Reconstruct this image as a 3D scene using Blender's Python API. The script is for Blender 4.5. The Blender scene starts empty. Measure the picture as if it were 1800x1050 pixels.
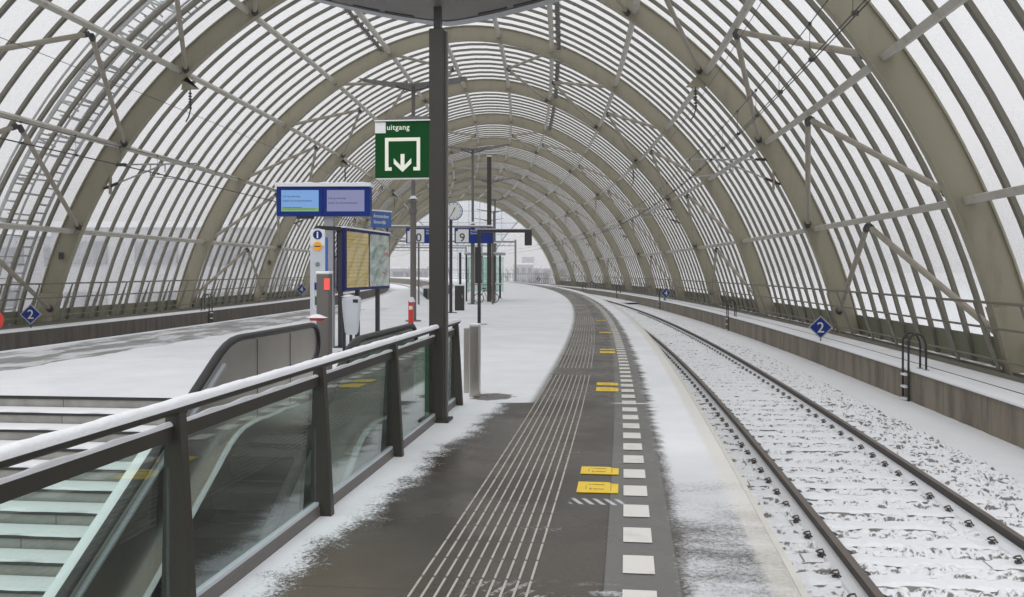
import bpy, math, random
import numpy as np
from mathutils import Vector, Matrix
random.seed(7); rng = np.random.default_rng(7)
scene = bpy.context.scene
col = scene.collection
R = math.radians
# ------------------------------------------------------------------ camera, world, sun, exposure
cam = bpy.data.objects.new('camera', bpy.data.cameras.new('camera')); col.objects.link(cam)
cam.location = (0, 0, 1.385); cam.rotation_euler = (R(90), 0, 0.13194)
cam.data.lens = 33.0; cam.data.sensor_width = 36.0; cam.data.shift_y = -47.6/1800
cam.data.clip_end = 6000; cam.data.clip_start = 0.05
scene.camera = cam
w = bpy.data.worlds.new('World'); scene.world = w; w.use_nodes = True
nt = w.node_tree; nt.nodes.clear()
sky = nt.nodes.new('ShaderNodeTexSky'); sky.sky_type = 'NISHITA'; sky.sun_disc = False
sky.sun_elevation = R(55); sky.sun_rotation = R(20); sky.dust_density = 6; sky.air_density = 1.0; sky.ozone_density = 1
hs = nt.nodes.new('ShaderNodeHueSaturation'); hs.inputs['Saturation'].default_value = 0.12
mx = nt.nodes.new('ShaderNodeMix'); mx.data_type = 'RGBA'; mx.inputs[0].default_value = 0.75
mx.inputs[7].default_value = (8.8, 8.85, 9.2, 1)          # the even white of an overcast layer
bg = nt.nodes.new('ShaderNodeBackground'); bg.inputs['Strength'].default_value = 0.125
wo = nt.nodes.new('ShaderNodeOutputWorld')
nt.links.new(sky.outputs[0], hs.inputs['Color']); nt.links.new(hs.outputs[0], mx.inputs[6])
nt.links.new(mx.outputs[2], bg.inputs[0]); nt.links.new(bg.outputs[0], wo.inputs[0])
sun = bpy.data.objects.new('sun', bpy.data.lights.new('sun', 'SUN')); col.objects.link(sun)
sun.data.energy = 1.5; sun.data.angle = R(70); sun.data.color = (1.0, 0.985, 0.96)
sun.rotation_euler = (R(35), 0, R(-20)); sun.location = (0, 0, 40)
vs = scene.view_settings; vs.view_transform = 'Standard'; vs.look = 'None'; vs.gamma = 1; vs.exposure = 0.0
scene.cycles.use_denoising = True
scene.cycles.transparent_max_bounces = 24; scene.cycles.max_bounces = 8
scene.cycles.volume_bounces = 0
# ------------------------------------------------------------------ the curved line of the station
K0, K1 = 2.22890525e-03, -2.34334e-06
_s = np.arange(-60, 900, 0.25)
_sc = np.clip(_s, -60, 300)
_th = K0*_sc + K1*_sc**2/2 + (K0+K1*300)*np.clip(_s-300, 0, None)*0.3
_x = np.concatenate([[0], np.cumsum(-np.sin((_th[1:]+_th[:-1])/2)*0.25)])
_y = np.concatenate([[0], np.cumsum(np.cos((_th[1:]+_th[:-1])/2)*0.25)])
_x -= np.interp(0, _s, _x); _y -= np.interp(0, _s, _y)
def TH(s): return np.interp(s, _s, _th)
def POS(s, d, z):
    t = TH(s); return (float(np.interp(s, _s, _x)+d*np.cos(t)), float(np.interp(s, _s, _y)+d*np.sin(t)), z)
def POSA(s, d):
    t = TH(s); return np.interp(s, _s, _x)+d*np.cos(t), np.interp(s, _s, _y)+d*np.sin(t)
# ------------------------------------------------------------------ shader helpers
class N:
    """a socket with arithmetic"""
    def __init__(s, t, k): s.t = t; s.k = k
    def _m(s, op, *a, clamp=False):
        n = s.t.nodes.new('ShaderNodeMath'); n.operation = op; n.use_clamp = clamp
        for i, v in enumerate((s,)+a):
            if isinstance(v, N): s.t.links.new(v.k, n.inputs[i])
            else: n.inputs[i].default_value = v
        return N(s.t, n.outputs[0])
    def __add__(s, o): return s._m('ADD', o)
    __radd__ = __add__
    def __sub__(s, o): return s._m('SUBTRACT', o)
    def __rsub__(s, o): return (s*-1)+o
    def __mul__(s, o): return s._m('MULTIPLY', o)
    __rmul__ = __mul__
    def __truediv__(s, o): return s._m('DIVIDE', o)
    def gt(s, o): return s._m('GREATER_THAN', o)
    def lt(s, o): return s._m('LESS_THAN', o)
    def mod(s, o): return s._m('FLOORED_MODULO', o)
    def mx(s, o): return s._m('MAXIMUM', o)
    def mn(s, o): return s._m('MINIMUM', o)
    def sin(s): return s._m('SINE')
    def abs(s): return s._m('ABSOLUTE')
    def sat(s): return s._m('ADD', 0.0, clamp=True)
    def step(s, a, b):
        n = s.t.nodes.new('ShaderNodeMapRange'); n.interpolation_type = 'SMOOTHSTEP'
        s.t.links.new(s.k, n.inputs[0])
        for i, v in ((1, a), (2, b)): n.inputs[i].default_value = v
        return N(s.t, n.outputs[0])
    def band(s, a, b, e=0.01): return s.step(a-e, a+e)*(1-s.step(b-e, b+e))
class MAT:
    def __init__(s, name):
        s.m = bpy.data.materials.new(name); s.m.use_nodes = True; s.t = s.m.node_tree
        s.b = s.t.nodes['Principled BSDF']; s.out = s.t.nodes['Material Output']
    def node(s, k, **kw):
        n = s.t.nodes.new(k)
        for a, v in kw.items(): setattr(n, a, v)
        return n
    def uv(s):
        n = s.node('ShaderNodeUVMap'); q = s.node('ShaderNodeSeparateXYZ'); s.t.links.new(n.outputs[0], q.inputs[0])
        return N(s.t, q.outputs[0]), N(s.t, q.outputs[1])
    def obj(s):
        n = s.node('ShaderNodeTexCoord'); q = s.node('ShaderNodeSeparateXYZ'); s.t.links.new(n.outputs['Object'], q.inputs[0])
        return [N(s.t, q.outputs[i]) for i in range(3)]
    def vec(s, x, y, z=0.0):
        n = s.node('ShaderNodeCombineXYZ')
        for i, v in enumerate((x, y, z)):
            if isinstance(v, N): s.t.links.new(v.k, n.inputs[i])
            else: n.inputs[i].default_value = v
        return n.outputs[0]
    def noise(s, vec, scale=1, detail=3, rough=0.55, w=None):
        n = s.node('ShaderNodeTexNoise'); n.inputs['Scale'].default_value = scale; n.inputs['Detail'].default_value = detail
        n.inputs['Roughness'].default_value = rough
        if vec is None: vec = s.node('ShaderNodeTexCoord').outputs['Object']
        s.t.links.new(vec, n.inputs['Vector']); return N(s.t, n.outputs['Fac'])
    def mix(s, f, a, b):
        n = s.node('ShaderNodeMix', data_type='RGBA')
        for i, v in ((0, f), (6, a), (7, b)):
            if isinstance(v, N): s.t.links.new(v.k, n.inputs[i])
            elif hasattr(v, 'is_output'): s.t.links.new(v, n.inputs[i])
            elif i == 0: n.inputs[i].default_value = v
            else: n.inputs[i].default_value = (*v, 1)
        return n.outputs[2]
    def set(s, **kw):
        for k, v in kw.items():
            k = k.replace('_', ' ')
            if isinstance(v, N): v = v.k
            if hasattr(v, 'is_output'): s.t.links.new(v, s.b.inputs[k])
            elif isinstance(v, tuple): s.b.inputs[k].default_value = (*v, 1)
            else: s.b.inputs[k].default_value = v
        return s
    def bump(s, h, strength=0.5, dist=0.02):
        n = s.node('ShaderNodeBump'); n.inputs['Strength'].default_value = strength; n.inputs['Distance'].default_value = dist
        s.t.links.new(h.k, n.inputs['Height']); s.t.links.new(n.outputs[0], s.b.inputs['Normal']); return s
def simple(name, c, rough=0.6, metal=0.0, var=0.12, scale=3.0, bump=0.0, spec=0.5, emit=None):
    a = MAT(name)
    n = a.noise(None, scale, 4)
    a.set(Base_Color=a.mix(n, tuple(v*(1-var) for v in c), tuple(min(1, v*(1+var)) for v in c)), Roughness=rough, Metallic=metal)
    a.b.inputs['Specular IOR Level'].default_value = spec
    if bump: a.bump(a.noise(None, scale*20, 3), bump, 0.01)
    if emit: a.b.inputs['Emission Color'].default_value = (*c, 1); a.b.inputs['Emission Strength'].default_value = emit
    return a.m
M = {}
def streaked(name, c, rough=0.55, dirt=(0.09, 0.08, 0.06), amt=0.40, spec=0.4):
    a = MAT(name); x, y, z = a.obj()
    n = a.noise(a.vec(x*1.0, y*1.0, z*0.25), 2.5, 5, 0.65); n2 = a.noise(None, 14, 3)
    f = (n.step(0.5, 0.75)*amt + (n2-0.5)*0.15).sat()
    a.set(Base_Color=a.mix(f, c, dirt), Roughness=rough); a.b.inputs['Specular IOR Level'].default_value = spec
    return a.m
M['steel'] = streaked('olive_grey_paint', (0.285, 0.262, 0.192), dirt=(0.13, 0.11, 0.07))
M['mullion'] = streaked('mullion_paint', (0.155, 0.145, 0.115))
M['purlin'] = streaked('purlin_snowlit_paint', (0.44, 0.42, 0.37))  # tone raised so light thrown up by the snow sits in the colour
M['brace'] = streaked('brace_snowlit_paint', (0.32, 0.29, 0.235))  # also lightened to carry the snow's bounced light
M['rail_paint'] = streaked('railing_paint', (0.15, 0.138, 0.105))
M['clip'] = simple('weathered_clip', (0.075, 0.068, 0.062), 0.6)
M['dark'] = simple('dark_metal', (0.028, 0.026, 0.025), 0.5)
M['black'] = simple('black_rubber', (0.012, 0.012, 0.013), 0.45)
M['post'] = streaked('anthracite_paint', (0.043, 0.039, 0.032), 0.5, (0.07, 0.062, 0.05), 0.3, 0.3)
M['post2'] = streaked('grey_mast_paint', (0.13, 0.12, 0.11), 0.5)
M['blackpost'] = simple('black_paint', (0.018, 0.014, 0.016), 0.45)
M['grey'] = simple('grey_paint', (0.33, 0.34, 0.36), 0.45)
M['silver'] = simple('silver_paint', (0.50, 0.53, 0.57), 0.4)
M['bin'] = simple('light_grey_plastic', (0.52, 0.55, 0.58), 0.45)
M['inox'] = simple('brushed_steel', (0.50, 0.475, 0.44), 0.28, 0.97, 0.22, 2.0)
M['blue'] = simple('sign_blue', (0.004, 0.028, 0.19), 0.5, var=0.05, spec=0.15)
M['navy'] = simple('frame_navy', (0.006, 0.010, 0.11), 0.5, var=0.05, spec=0.2)
M['bluep'] = simple('faded_blue', (0.03, 0.11, 0.36), 0.4, var=0.1)
M['white'] = simple('white_paint', (0.72, 0.72, 0.70), 0.5, var=0.05)
M['offwhite'] = simple('cream_paint', (0.62, 0.60, 0.53), 0.6, var=0.06)
M['kerb'] = simple('pale_kerb_concrete', (0.52, 0.505, 0.465), 0.7, var=0.15, scale=6)
M['blocks'] = streaked('worn_white_paint', (0.60, 0.585, 0.55), 0.7, (0.33, 0.32, 0.30), 0.5)
M['guide'] = simple('worn_guide_line', (0.40, 0.375, 0.33), 0.6, var=0.25, scale=9)
M['red'] = simple('red_paint', (0.55, 0.03, 0.02), 0.4)
M['gantry'] = simple('galvanised_gantry', (0.13, 0.13, 0.125), 0.6)
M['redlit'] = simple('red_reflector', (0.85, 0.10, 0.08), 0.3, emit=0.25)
M['orange'] = simple('orange_paint', (0.85, 0.38, 0.02), 0.4)
M['yellow'] = simple('yellow_plate', (0.72, 0.50, 0.03), 0.5, var=0.18, scale=14)
M['green'] = simple('exit_green', (0.001, 0.045, 0.008), 0.5, var=0.05, emit=0.25, spec=0.12)
M['lit_white'] = simple('exit_white', (0.75, 0.77, 0.66), 0.4, var=0.03, emit=0.1)
M['brown_ink'] = simple('worn_print', (0.16, 0.10, 0.03), 0.6)
M['ink'] = simple('dark_ink', (0.02, 0.025, 0.05), 0.5)
M['leaf'] = simple('dark_twigs', (0.27, 0.26, 0.27), 0.8)
M['rope'] = simple('wire_dark', (0.05, 0.045, 0.045), 0.6)
M['insul'] = simple('insulator_brown', (0.035, 0.022, 0.018), 0.35)
def snowmat(name='snow', c=(0.77, 0.785, 0.81)):
    a = MAT(name)
    n = a.noise(None, 1.3, 4); f = a.noise(None, 60, 3)
    a.set(Base_Color=a.mix(n, tuple(v*0.955 for v in c), c), Roughness=0.85)
    a.b.inputs['Specular IOR Level'].default_value = 0.15
    a.bump(f + n*2.0, 0.35, 0.012); return a.m
M['snow'] = snowmat()
# screens
def screen(name, top, bot, split):
    a = MAT(name); x, y, z = a.obj()
    f = z.step(split-0.01, split+0.01)
    c = a.mix(f, bot, top)
    a.set(Base_Color=a.mix(0.8, c, (0.02, 0.02, 0.02)), Roughness=0.2, Emission_Color=c, Emission_Strength=0.62); return a.m
M['screen_blue'] = screen('display_blue_lit', (0.20, 0.42, 0.82), (0.22, 0.46, 0.20), -0.125)
M['screen_grey'] = screen('display_grey_lit', (0.26, 0.27, 0.48), (0.26, 0.27, 0.48), -9)
# posters
a = MAT('timetable_poster'); x, y, z = a.obj()
rows = (z*90).sin().gt(0.1)*((y*16).sin().gt(-0.6)); n = a.noise(a.vec(x*1, y*30, z*60), 1, 2)
a.set(Base_Color=a.mix(rows*(n.step(0.4, 0.6))*0.45, (0.80, 0.60, 0.22), (0.34, 0.24, 0.09)), Roughness=0.5); M['poster_y'] = a.m
a = MAT('city_map_poster'); x, y, z = a.obj()
n = a.noise(a.vec(x, y*3, z*3), 1.3, 4); c = a.mix(n.step(0.42, 0.6), (0.66, 0.70, 0.66), (0.33, 0.43, 0.40))
c = a.mix(a.noise(a.vec(x, y*5, z*5), 1.0, 2).step(0.62, 0.66), c, (0.55, 0.18, 0.14))
a.set(Base_Color=c, Roughness=0.5); M['poster_m'] = a.m
def glass(name, tint, refl=0.0, ior=1.5, milk=0.0, milkc=(0.8, 0.82, 0.82), rough=0.0):
    a = MAT(name); t = a.t; t.nodes.remove(a.b)
    tr = a.node('ShaderNodeBsdfTransparent'); tr.inputs[0].default_value = (*tint, 1)
    gl = a.node('ShaderNodeBsdfGlossy'); gl.inputs['Roughness'].default_value = rough
    lw = a.node('ShaderNodeLayerWeight'); lw.inputs[0].default_value = 0.5
    fc = N(t, lw.outputs['Facing']); fr = (fc*fc*fc*fc*fc)*ior + 0.03
    cur = tr.outputs[0]
    if milk:
        df = a.node('ShaderNodeBsdfTranslucent'); df.inputs[0].default_value = (*milkc, 1)
        d2 = a.node('ShaderNodeBsdfDiffuse'); d2.inputs[0].default_value = (*milkc, 1)
        ad = a.node('ShaderNodeMixShader'); ad.inputs[0].default_value = 0.35
        t.links.new(df.outputs[0], ad.inputs[1]); t.links.new(d2.outputs[0], ad.inputs[2])
        n = a.noise(None, 0.7, 5, 0.7); f = (n.step(0.40, 0.72)*0.22 + milk)
        m0 = a.node('ShaderNodeMixShader'); t.links.new(f.k, m0.inputs[0]); t.links.new(cur, m0.inputs[1]); t.links.new(ad.outputs[0], m0.inputs[2]); cur = m0.outputs[0]
    m1 = a.node('ShaderNodeMixShader')
    f = (fr+refl).sat(); t.links.new(f.k, m1.inputs[0]); t.links.new(cur, m1.inputs[1]); t.links.new(gl.outputs[0], m1.inputs[2])
    t.links.new(m1.outputs[0], a.out.inputs[0]); return a.m
M['fence_glass'] = glass('greenish_safety_glass', (0.86, 0.945, 0.91), 0.04, 1.5)
M['skin'] = glass('weathered_cladding_sheet', (0.89, 0.885, 0.875), -0.02, 0.15, milk=0.20)
M['shelter_glass'] = glass('shelter_glass', (0.80, 0.90, 0.86), 0.02, 0.6)
M['deep_glass'] = glass('deep_green_glass', (0.30, 0.56, 0.43), 0.02, 0.3)
M['case_clear'] = glass('clear_case_glass', (0.96, 0.97, 0.96), 0.0, 0.35)
M['gable_glass'] = glass('gable_glass', (0.93, 0.97, 1.0), 0.0, 0.5)
# platform floor: UV = (metres along the platform, metres across it)
a = MAT('platform_floor'); S, D = a.uv()
nbig = a.noise(a.vec(S*0.5, D*0.5), 0.8, 4, 0.6)
fg = a.noise(a.vec(S, D), 110, 2, 0.8)
nb = a.noise(a.vec(S, D), 1.1, 5, 0.6); nf = a.noise(a.vec(S, D), 38, 3, 0.7); nm = a.noise(a.vec(S, D), 5.5, 4, 0.6)
jag = a.noise(a.vec(S*4.2, D*0.8), 1.0, 4, 0.75)
base = a.mix(nb.step(0.35, 0.7), (0.068, 0.063, 0.053), (0.040, 0.037, 0.033))
base = a.mix(nm.step(0.58, 0.75)*0.35, base, (0.050, 0.046, 0.041))
base = a.mix(nbig.step(0.42, 0.62)*0.55, base, (0.050, 0.041, 0.031))
base = a.mix(((fg-0.5)*1.6).sat()*0.5, base, (0.15, 0.14, 0.125))
base = a.mix((S-0.2).mod(0.29).lt(0.007)*D.band(-0.99, -0.40, 0.004)*0.55, base, (0.035, 0.03, 0.027))
base = a.mix(nf.step(0.45, 0.8)*0.25, base, (0.115, 0.108, 0.095))
base = a.mix(D.band(-0.125, 0.21, 0.004)*0.85, base, (0.135, 0.135, 0.127))
base = a.mix((D+S*0.12+0.35).step(0.0, -0.5)*(1-S.step(3.5, 5.5))*0.5, base, (0.17, 0.135, 0.09))
seam = ((D+0.127).abs().lt(0.004)).mx((S-9.87).abs().lt(0.012)).mx(((D+0.62).abs()-0.9).abs().lt(0.0))
slab = (S-1.05).mod(2.94).lt(0.01)*D.band(-1.9, -0.13, 0.001)*0.6
base = a.mix(seam.mx(slab), base, (0.035, 0.033, 0.03))
near = 1 - S.step(9.80, 9.90)
edgeL = (S*0.047 - 1.745)*near + (1-near)*-0.985
fuzz = (nf-0.5)*0.42*near + (fg-0.5)*0.35*near + (nm-0.5)*0.30*near + (nb-0.5)*0.45*near + (nm-0.5)*0.03
mL = (edgeL - D + fuzz).step(-0.07, 0.07)
left = (D+8.6+(nb-0.5)*0.5).step(0.04, -0.04)
mL = mL*(1-left)
patch = (a.noise(a.vec(S*0.35, D*1.3), 1.6, 5, 0.65)).step(0.47, 0.56)
mL = mL.mx(left*(patch*0.55+0.22)).mx(D.step(-10.40, -10.45)*0.9)
cov = a.noise(a.vec(S*2.1, D*0.9), 1.0, 5, 0.62) + (nf-0.5)*0.45 + (fg-0.5)*0.3
thr = 0.53 - (S.step(5.4, 7.2))*0.34
mR = ((D-0.245+(jag-0.5)*0.34*S.step(6.5, 9.5)+(nm-0.5)*0.12+(nf-0.5)*0.16*(1-S.step(7, 10))).step(-0.05, 0.06))*(cov - thr + 0.10).step(-0.16, 0.16)
mR = mR*(0.72+S.step(5.8, 8)*0.25)
ridge = S.band(9.90, 9.965, 0.008)*(D.step(-0.25, 0.0)*0.9)
hole = ((S-10.3)*(S-10.3)*9 + (D+1.47)*(D+1.47)*16 + (nm-0.5)*2.2).step(0.95, 0.70)
mL = mL*(1-hole*0.9)
# tread marks pressed into thin snow, and the diagonal brush strokes beside the yellow plates
ang = ((S*9.0 + (D+0.1)*(D+0.1)*22)*5.2).sin()
tread = S.band(3.55, 4.15, 0.08)*D.band(-0.72, -0.02, 0.05)*ang.gt(0.15)*nm.step(0.44, 0.56)*nf.step(0.35, 0.55)*0.45
brush = S.band(5.60, 5.74, 0.02)*D.band(-0.36, -0.04, 0.02)*((S*40+D*95).sin().gt(0.25))*0.6
scuff = (S-2.9).mod(2.1).band(0.0, 0.09, 0.02)*D.band(-0.85, -0.1, 0.05)*nm.step(0.50, 0.60)*nf.step(0.5, 0.6)*0.4
snow = mL.mx(mR).mx(tread).mx(brush).mx(ridge).mx(scuff).sat()
c = a.mix(snow, base, a.mix((nb*0.6+nbig*0.4).step(0.35, 0.65), (0.665, 0.685, 0.715), (0.755, 0.77, 0.795)))
line = (D+(nm-0.5)*0.06).step(0.57, 0.63)*(1-S.step(40, 60))
c = a.mix(line*(0.55+nf*0.4), c, (0.60, 0.585, 0.54))
wet = a.noise(a.vec(S, D), 0.8, 3).step(0.4, 0.6)
a.set(Base_Color=c, Roughness=((snow*0.50)+0.42-wet*0.20)); a.b.inputs['Specular IOR Level'].default_value = 0.28
a.bump(snow*1.2 + nf*0.25 + nb*snow*1.5, 0.5, 0.012); M['platform'] = a.m
# snow on walkway
a = MAT('walkway_snow'); S, D = a.uv()
nb = a.noise(a.vec(S, D), 1.5, 4); nf = a.noise(a.vec(S, D), 30, 3)
a.set(Base_Color=a.mix(nb, (0.69, 0.70, 0.72), (0.76, 0.77, 0.79)), Roughness=0.85); a.b.inputs['Specular IOR Level'].default_value = 0.15
a.bump(nf+nb*3, 0.4, 0.015); M['walk'] = a.m
# ballast under snow: steep little faces show stone
a = MAT('snowy_ballast'); S, D = a.uv()
g = a.node('ShaderNodeNewGeometry'); q = a.node('ShaderNodeSeparateXYZ'); a.t.links.new(g.outputs['Normal'], q.inputs[0])
nz = N(a.t, q.outputs[2]); nf = a.noise(a.vec(S, D), 45, 3, 0.7); nb = a.noise(a.vec(S, D), 2.2, 4)
tf = a.noise(a.vec(S*1.6, D*3.2), 5.5, 4, 0.7)
dark = (nz + (nf-0.5)*0.30).step(0.89, 0.74)
far = (tf.step(0.55, 0.64))*S.step(26, 36)*(1-D.step(4.3, 4.5))*0.6
a.set(Base_Color=a.mix(dark.mx(far)*0.93, a.mix(nb, (0.70, 0.715, 0.74), (0.78, 0.79, 0.81)), (0.15, 0.143, 0.135)), Roughness=0.85)
a.b.inputs['Specular IOR Level'].default_value = 0.15
a.bump(nf, 0.5, 0.012); M['ballast'] = a.m
a = MAT('rusty_rail'); x, y, z = a.obj(); n = a.noise(None, 6, 4)
a.set(Base_Color=a.mix(n, (0.026, 0.020, 0.018), (0.055, 0.041, 0.034)), Roughness=0.55, Metallic=0.2); M['rail'] = a.m
a = MAT('rail_running_face'); n = a.noise(None, 3, 4)
a.set(Base_Color=a.mix(n, (0.11, 0.085, 0.07), (0.18, 0.15, 0.13)), Roughness=0.38, Metallic=0.6); M['railtop'] = a.m
a = MAT('stained_concrete'); S, D = a.uv()
st = a.noise(a.vec(S*1.7, D*0.35), 1.0, 5, 0.65); st2 = a.noise(a.vec(S*11, D*0.5), 1, 3); nf = a.noise(a.vec(S, D), 25, 3)
jt = (S.mod(1.85)).lt(0.016)
c = a.mix(st.step(0.38, 0.68), (0.235, 0.205, 0.160), (0.12, 0.10, 0.078)); c = a.mix(st2.step(0.55, 0.75)*0.18, c, (0.27, 0.245, 0.20))
c = a.mix(D.step(-0.10, -0.0)*0.45, c, (0.09, 0.08, 0.065))
c = a.mix(jt, c, (0.03, 0.027, 0.022)); a.set(Base_Color=c, Roughness=0.85); a.bump(nf+st, 0.4, 0.01); M['wall'] = a.m
a = MAT('stained_concrete_dark'); S, D = a.uv()
st = a.noise(a.vec(S*3.2, D*0.25), 1.0, 5, 0.65)
c = a.mix(st.step(0.38, 0.68), (0.115, 0.098, 0.082), (0.055, 0.046, 0.040)); jt = (S.mod(3.7)).lt(0.02)
a.set(Base_Color=a.mix(jt, c, (0.03, 0.027, 0.022)), Roughness=0.85); M['wall_dark'] = a.m
a = MAT('stair_riser_stone'); x, y, z = a.obj(); n = a.noise(None, 3, 5, 0.65); n2 = a.noise(a.vec(x*2, y, z*6), 8, 4)
oi = a.node('ShaderNodeObjectInfo'); rnd = N(a.t, oi.outputs['Random'])
jt = ((x + rnd*1.6).mod(1.45)).lt(0.008)
c = a.mix(n.step(0.35, 0.7), (0.33, 0.325, 0.30), (0.24, 0.235, 0.215)); c = a.mix(n2.step(0.55, 0.75)*0.3, c, (0.16, 0.155, 0.14))
a.set(Base_Color=a.mix(jt, c, (0.06, 0.058, 0.05)), Roughness=0.75); M['riser'] = a.m
M['concrete'] = simple('grey_concrete', (0.26, 0.25, 0.235), 0.85, var=0.25)
M['dark_wall'] = simple('dark_shaft_wall', (0.085, 0.083, 0.078), 0.6, var=0.25)
M['olive'] = simple('olive_kick_panel', (0.17, 0.175, 0.11), 0.6, var=0.3, scale=1.0)
M['far'] = simple('hazed_far_facade', (0.42, 0.42, 0.44), 0.8)  # facade lightened, so part of the haze is in its colour
M['farw'] = simple('far_windows', (0.20, 0.205, 0.23), 0.6)
M['ground'] = snowmat('snow_ground', (0.74, 0.76, 0.79))
# ------------------------------------------------------------------ mesh helpers
class MB:
    def __init__(s): s.v = []; s.f = []; s.m = []; s.uv = None
    def face(s, pts, mi=0, uvs=None):
        k = len(s.v); s.v += [tuple(p) for p in pts]; s.f.append(tuple(range(k, k+len(pts)))); s.m.append(mi)
    def box(s, c, d, mi=0, rz=0.0, mat=None):
        k = len(s.v); X, Y, Z = (v/2 for v in d)
        mm = mat if mat is not None else (Matrix.Translation(c) @ Matrix.Rotation(rz, 4, 'Z'))
        for x in (-X, X):
            for y in (-Y, Y):
                for z in (-Z, Z): s.v.append(tuple(mm @ Vector((x, y, z))))
        for q in ((0, 1, 3, 2), (4, 6, 7, 5), (0, 4, 5, 1), (2, 3, 7, 6), (0, 2, 6, 4), (1, 5, 7, 3)):
            s.f.append(tuple(k+i for i in q)); s.m.append(mi)
        return s
    def bar(s, p, q, wd, ht, mi=0, up=(0, 0, 1)):
        p = Vector(p); q = Vector(q); d = q-p; L = d.length; d.normalize(); up = Vector(up)
        x = d.cross(up); x.normalize(); u = x.cross(d)
        mm = Matrix(((x[0], d[0], u[0], 0), (x[1], d[1], u[1], 0), (x[2], d[2], u[2], 0), (0, 0, 0, 1)))
        mm.translation = (p+q)/2
        return s.box((0, 0, 0), (wd, L, ht), mi, mat=mm)
    def tube(s, pts, r, n=8, mi=0, closed=False, cap=True):
        pts = [Vector(p) for p in pts]; k0 = len(s.v); m = len(pts)
        rr = r if isinstance(r, (list, tuple)) else [r]*m
        ref = None
        for i, p in enumerate(pts):
            a_ = pts[(i-1) % m] if (closed or i > 0) else p; b_ = pts[(i+1) % m] if (closed or i < m-1) else p
            t = (b_-a_).normalized()
            if ref is None: ref = Vector((0, 0, 1)) if abs(t.z) < 0.9 else Vector((1, 0, 0))
            x = t.cross(ref).normalized(); u = x.cross(t); ref = u
            for j in range(n):
                an = 2*math.pi*j/n; s.v.append(tuple(p + (x*math.cos(an)+u*math.sin(an))*rr[i]))
        for i in range(m if closed else m-1):
            a_ = k0+i*n; b_ = k0+((i+1) % m)*n
            for j in range(n): s.f.append((a_+j, a_+(j+1) % n, b_+(j+1) % n, b_+j)); s.m.append(mi)
        if cap and not closed:
            s.f.append(tuple(k0+j for j in range(n))[::-1]); s.m.append(mi)
            s.f.append(tuple(k0+(m-1)*n+j for j in range(n))); s.m.append(mi)
        return s
    def grid(s, fn, nu, nv, mi=0, closeu=False, closev=False):
        k = len(s.v)
        for i in range(nu):
            for j in range(nv): s.v.append(tuple(fn(i, j)))
        for i in range(nu if closeu else nu-1):
            for j in range(nv if closev else nv-1):
                s.f.append((k+i*nv+j, k+((i+1) % nu)*nv+j, k+((i+1) % nu)*nv+(j+1) % nv, k+i*nv+(j+1) % nv)); s.m.append(mi)
        return s
    def sweep(s, prof, ss, mi=0, uvf=True):
        """closed profile [(d, z)] carried along the line at stations ss"""
        n = len(prof(ss[0]) if callable(prof) else prof); k = len(s.v)
        for t in ss:
            for (d, z) in (prof(t) if callable(prof) else prof): s.v.append(POS(t, d, z))
        for i in range(len(ss)-1):
            for j in range(n): s.f.append((k+i*n+j, k+i*n+(j+1) % n, k+(i+1)*n+(j+1) % n, k+(i+1)*n+j)); s.m.append(mi)
        s.f.append(tuple(k+j for j in range(n))); s.m.append(mi)
        s.f.append(tuple(k+(len(ss)-1)*n+j for j in range(n))[::-1]); s.m.append(mi)
        return s
    def prism(s, pts, y0, y1, mi=0):
        """outline [(x, z)] between y0 and y1"""
        k = len(s.v); n = len(pts)
        for y in (y0, y1):
            for (x, z) in pts: s.v.append((x, y, z))
        s.f.append(tuple(range(k, k+n))); s.m.append(mi); s.f.append(tuple(range(k+2*n-1, k+n-1, -1))); s.m.append(mi)
        for j in range(n): s.f.append((k+j, k+n+j, k+n+(j+1) % n, k+(j+1) % n)); s.m.append(mi)
        return s
    def build(s, name, mats, parent=None, smooth=False, bevel=0.0, uvs=None):
        me = bpy.data.meshes.new(name); me.from_pydata(s.v, [], s.f)
        mats = mats if isinstance(mats, (list, tuple)) else [mats]
        for m_ in mats: me.materials.append(m_ if not isinstance(m_, str) else M[m_])
        me.polygons.foreach_set('material_index', s.m)
        import bmesh
        b = bmesh.new(); b.from_mesh(me); bmesh.ops.recalc_face_normals(b, faces=b.faces); b.to_mesh(me); b.free()
        if smooth: me.polygons.foreach_set('use_smooth', [True]*len(me.polygons))
        o = bpy.data.objects.new(name, me); col.objects.link(o)
        if parent is not None: o.parent = parent
        if bevel:
            md = o.modifiers.new('bevel', 'BEVEL'); md.width = bevel; md.segments = 2; md.limit_method = 'ANGLE'
        return o
def gridmesh(name, s, d, z, mat, parent=None, smooth=True, link=True):
    """a sheet z[s, d] laid on the curved line, UV in metres"""
    s = np.asarray(s, float); d = np.asarray(d, float)
    SS, DD = np.meshgrid(s, d, indexing='ij'); X, Y = POSA(SS, DD)
    Z = np.broadcast_to(z, SS.shape) if not callable(z) else z(SS, DD)
    return SS, DD, X, Y, Z
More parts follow.
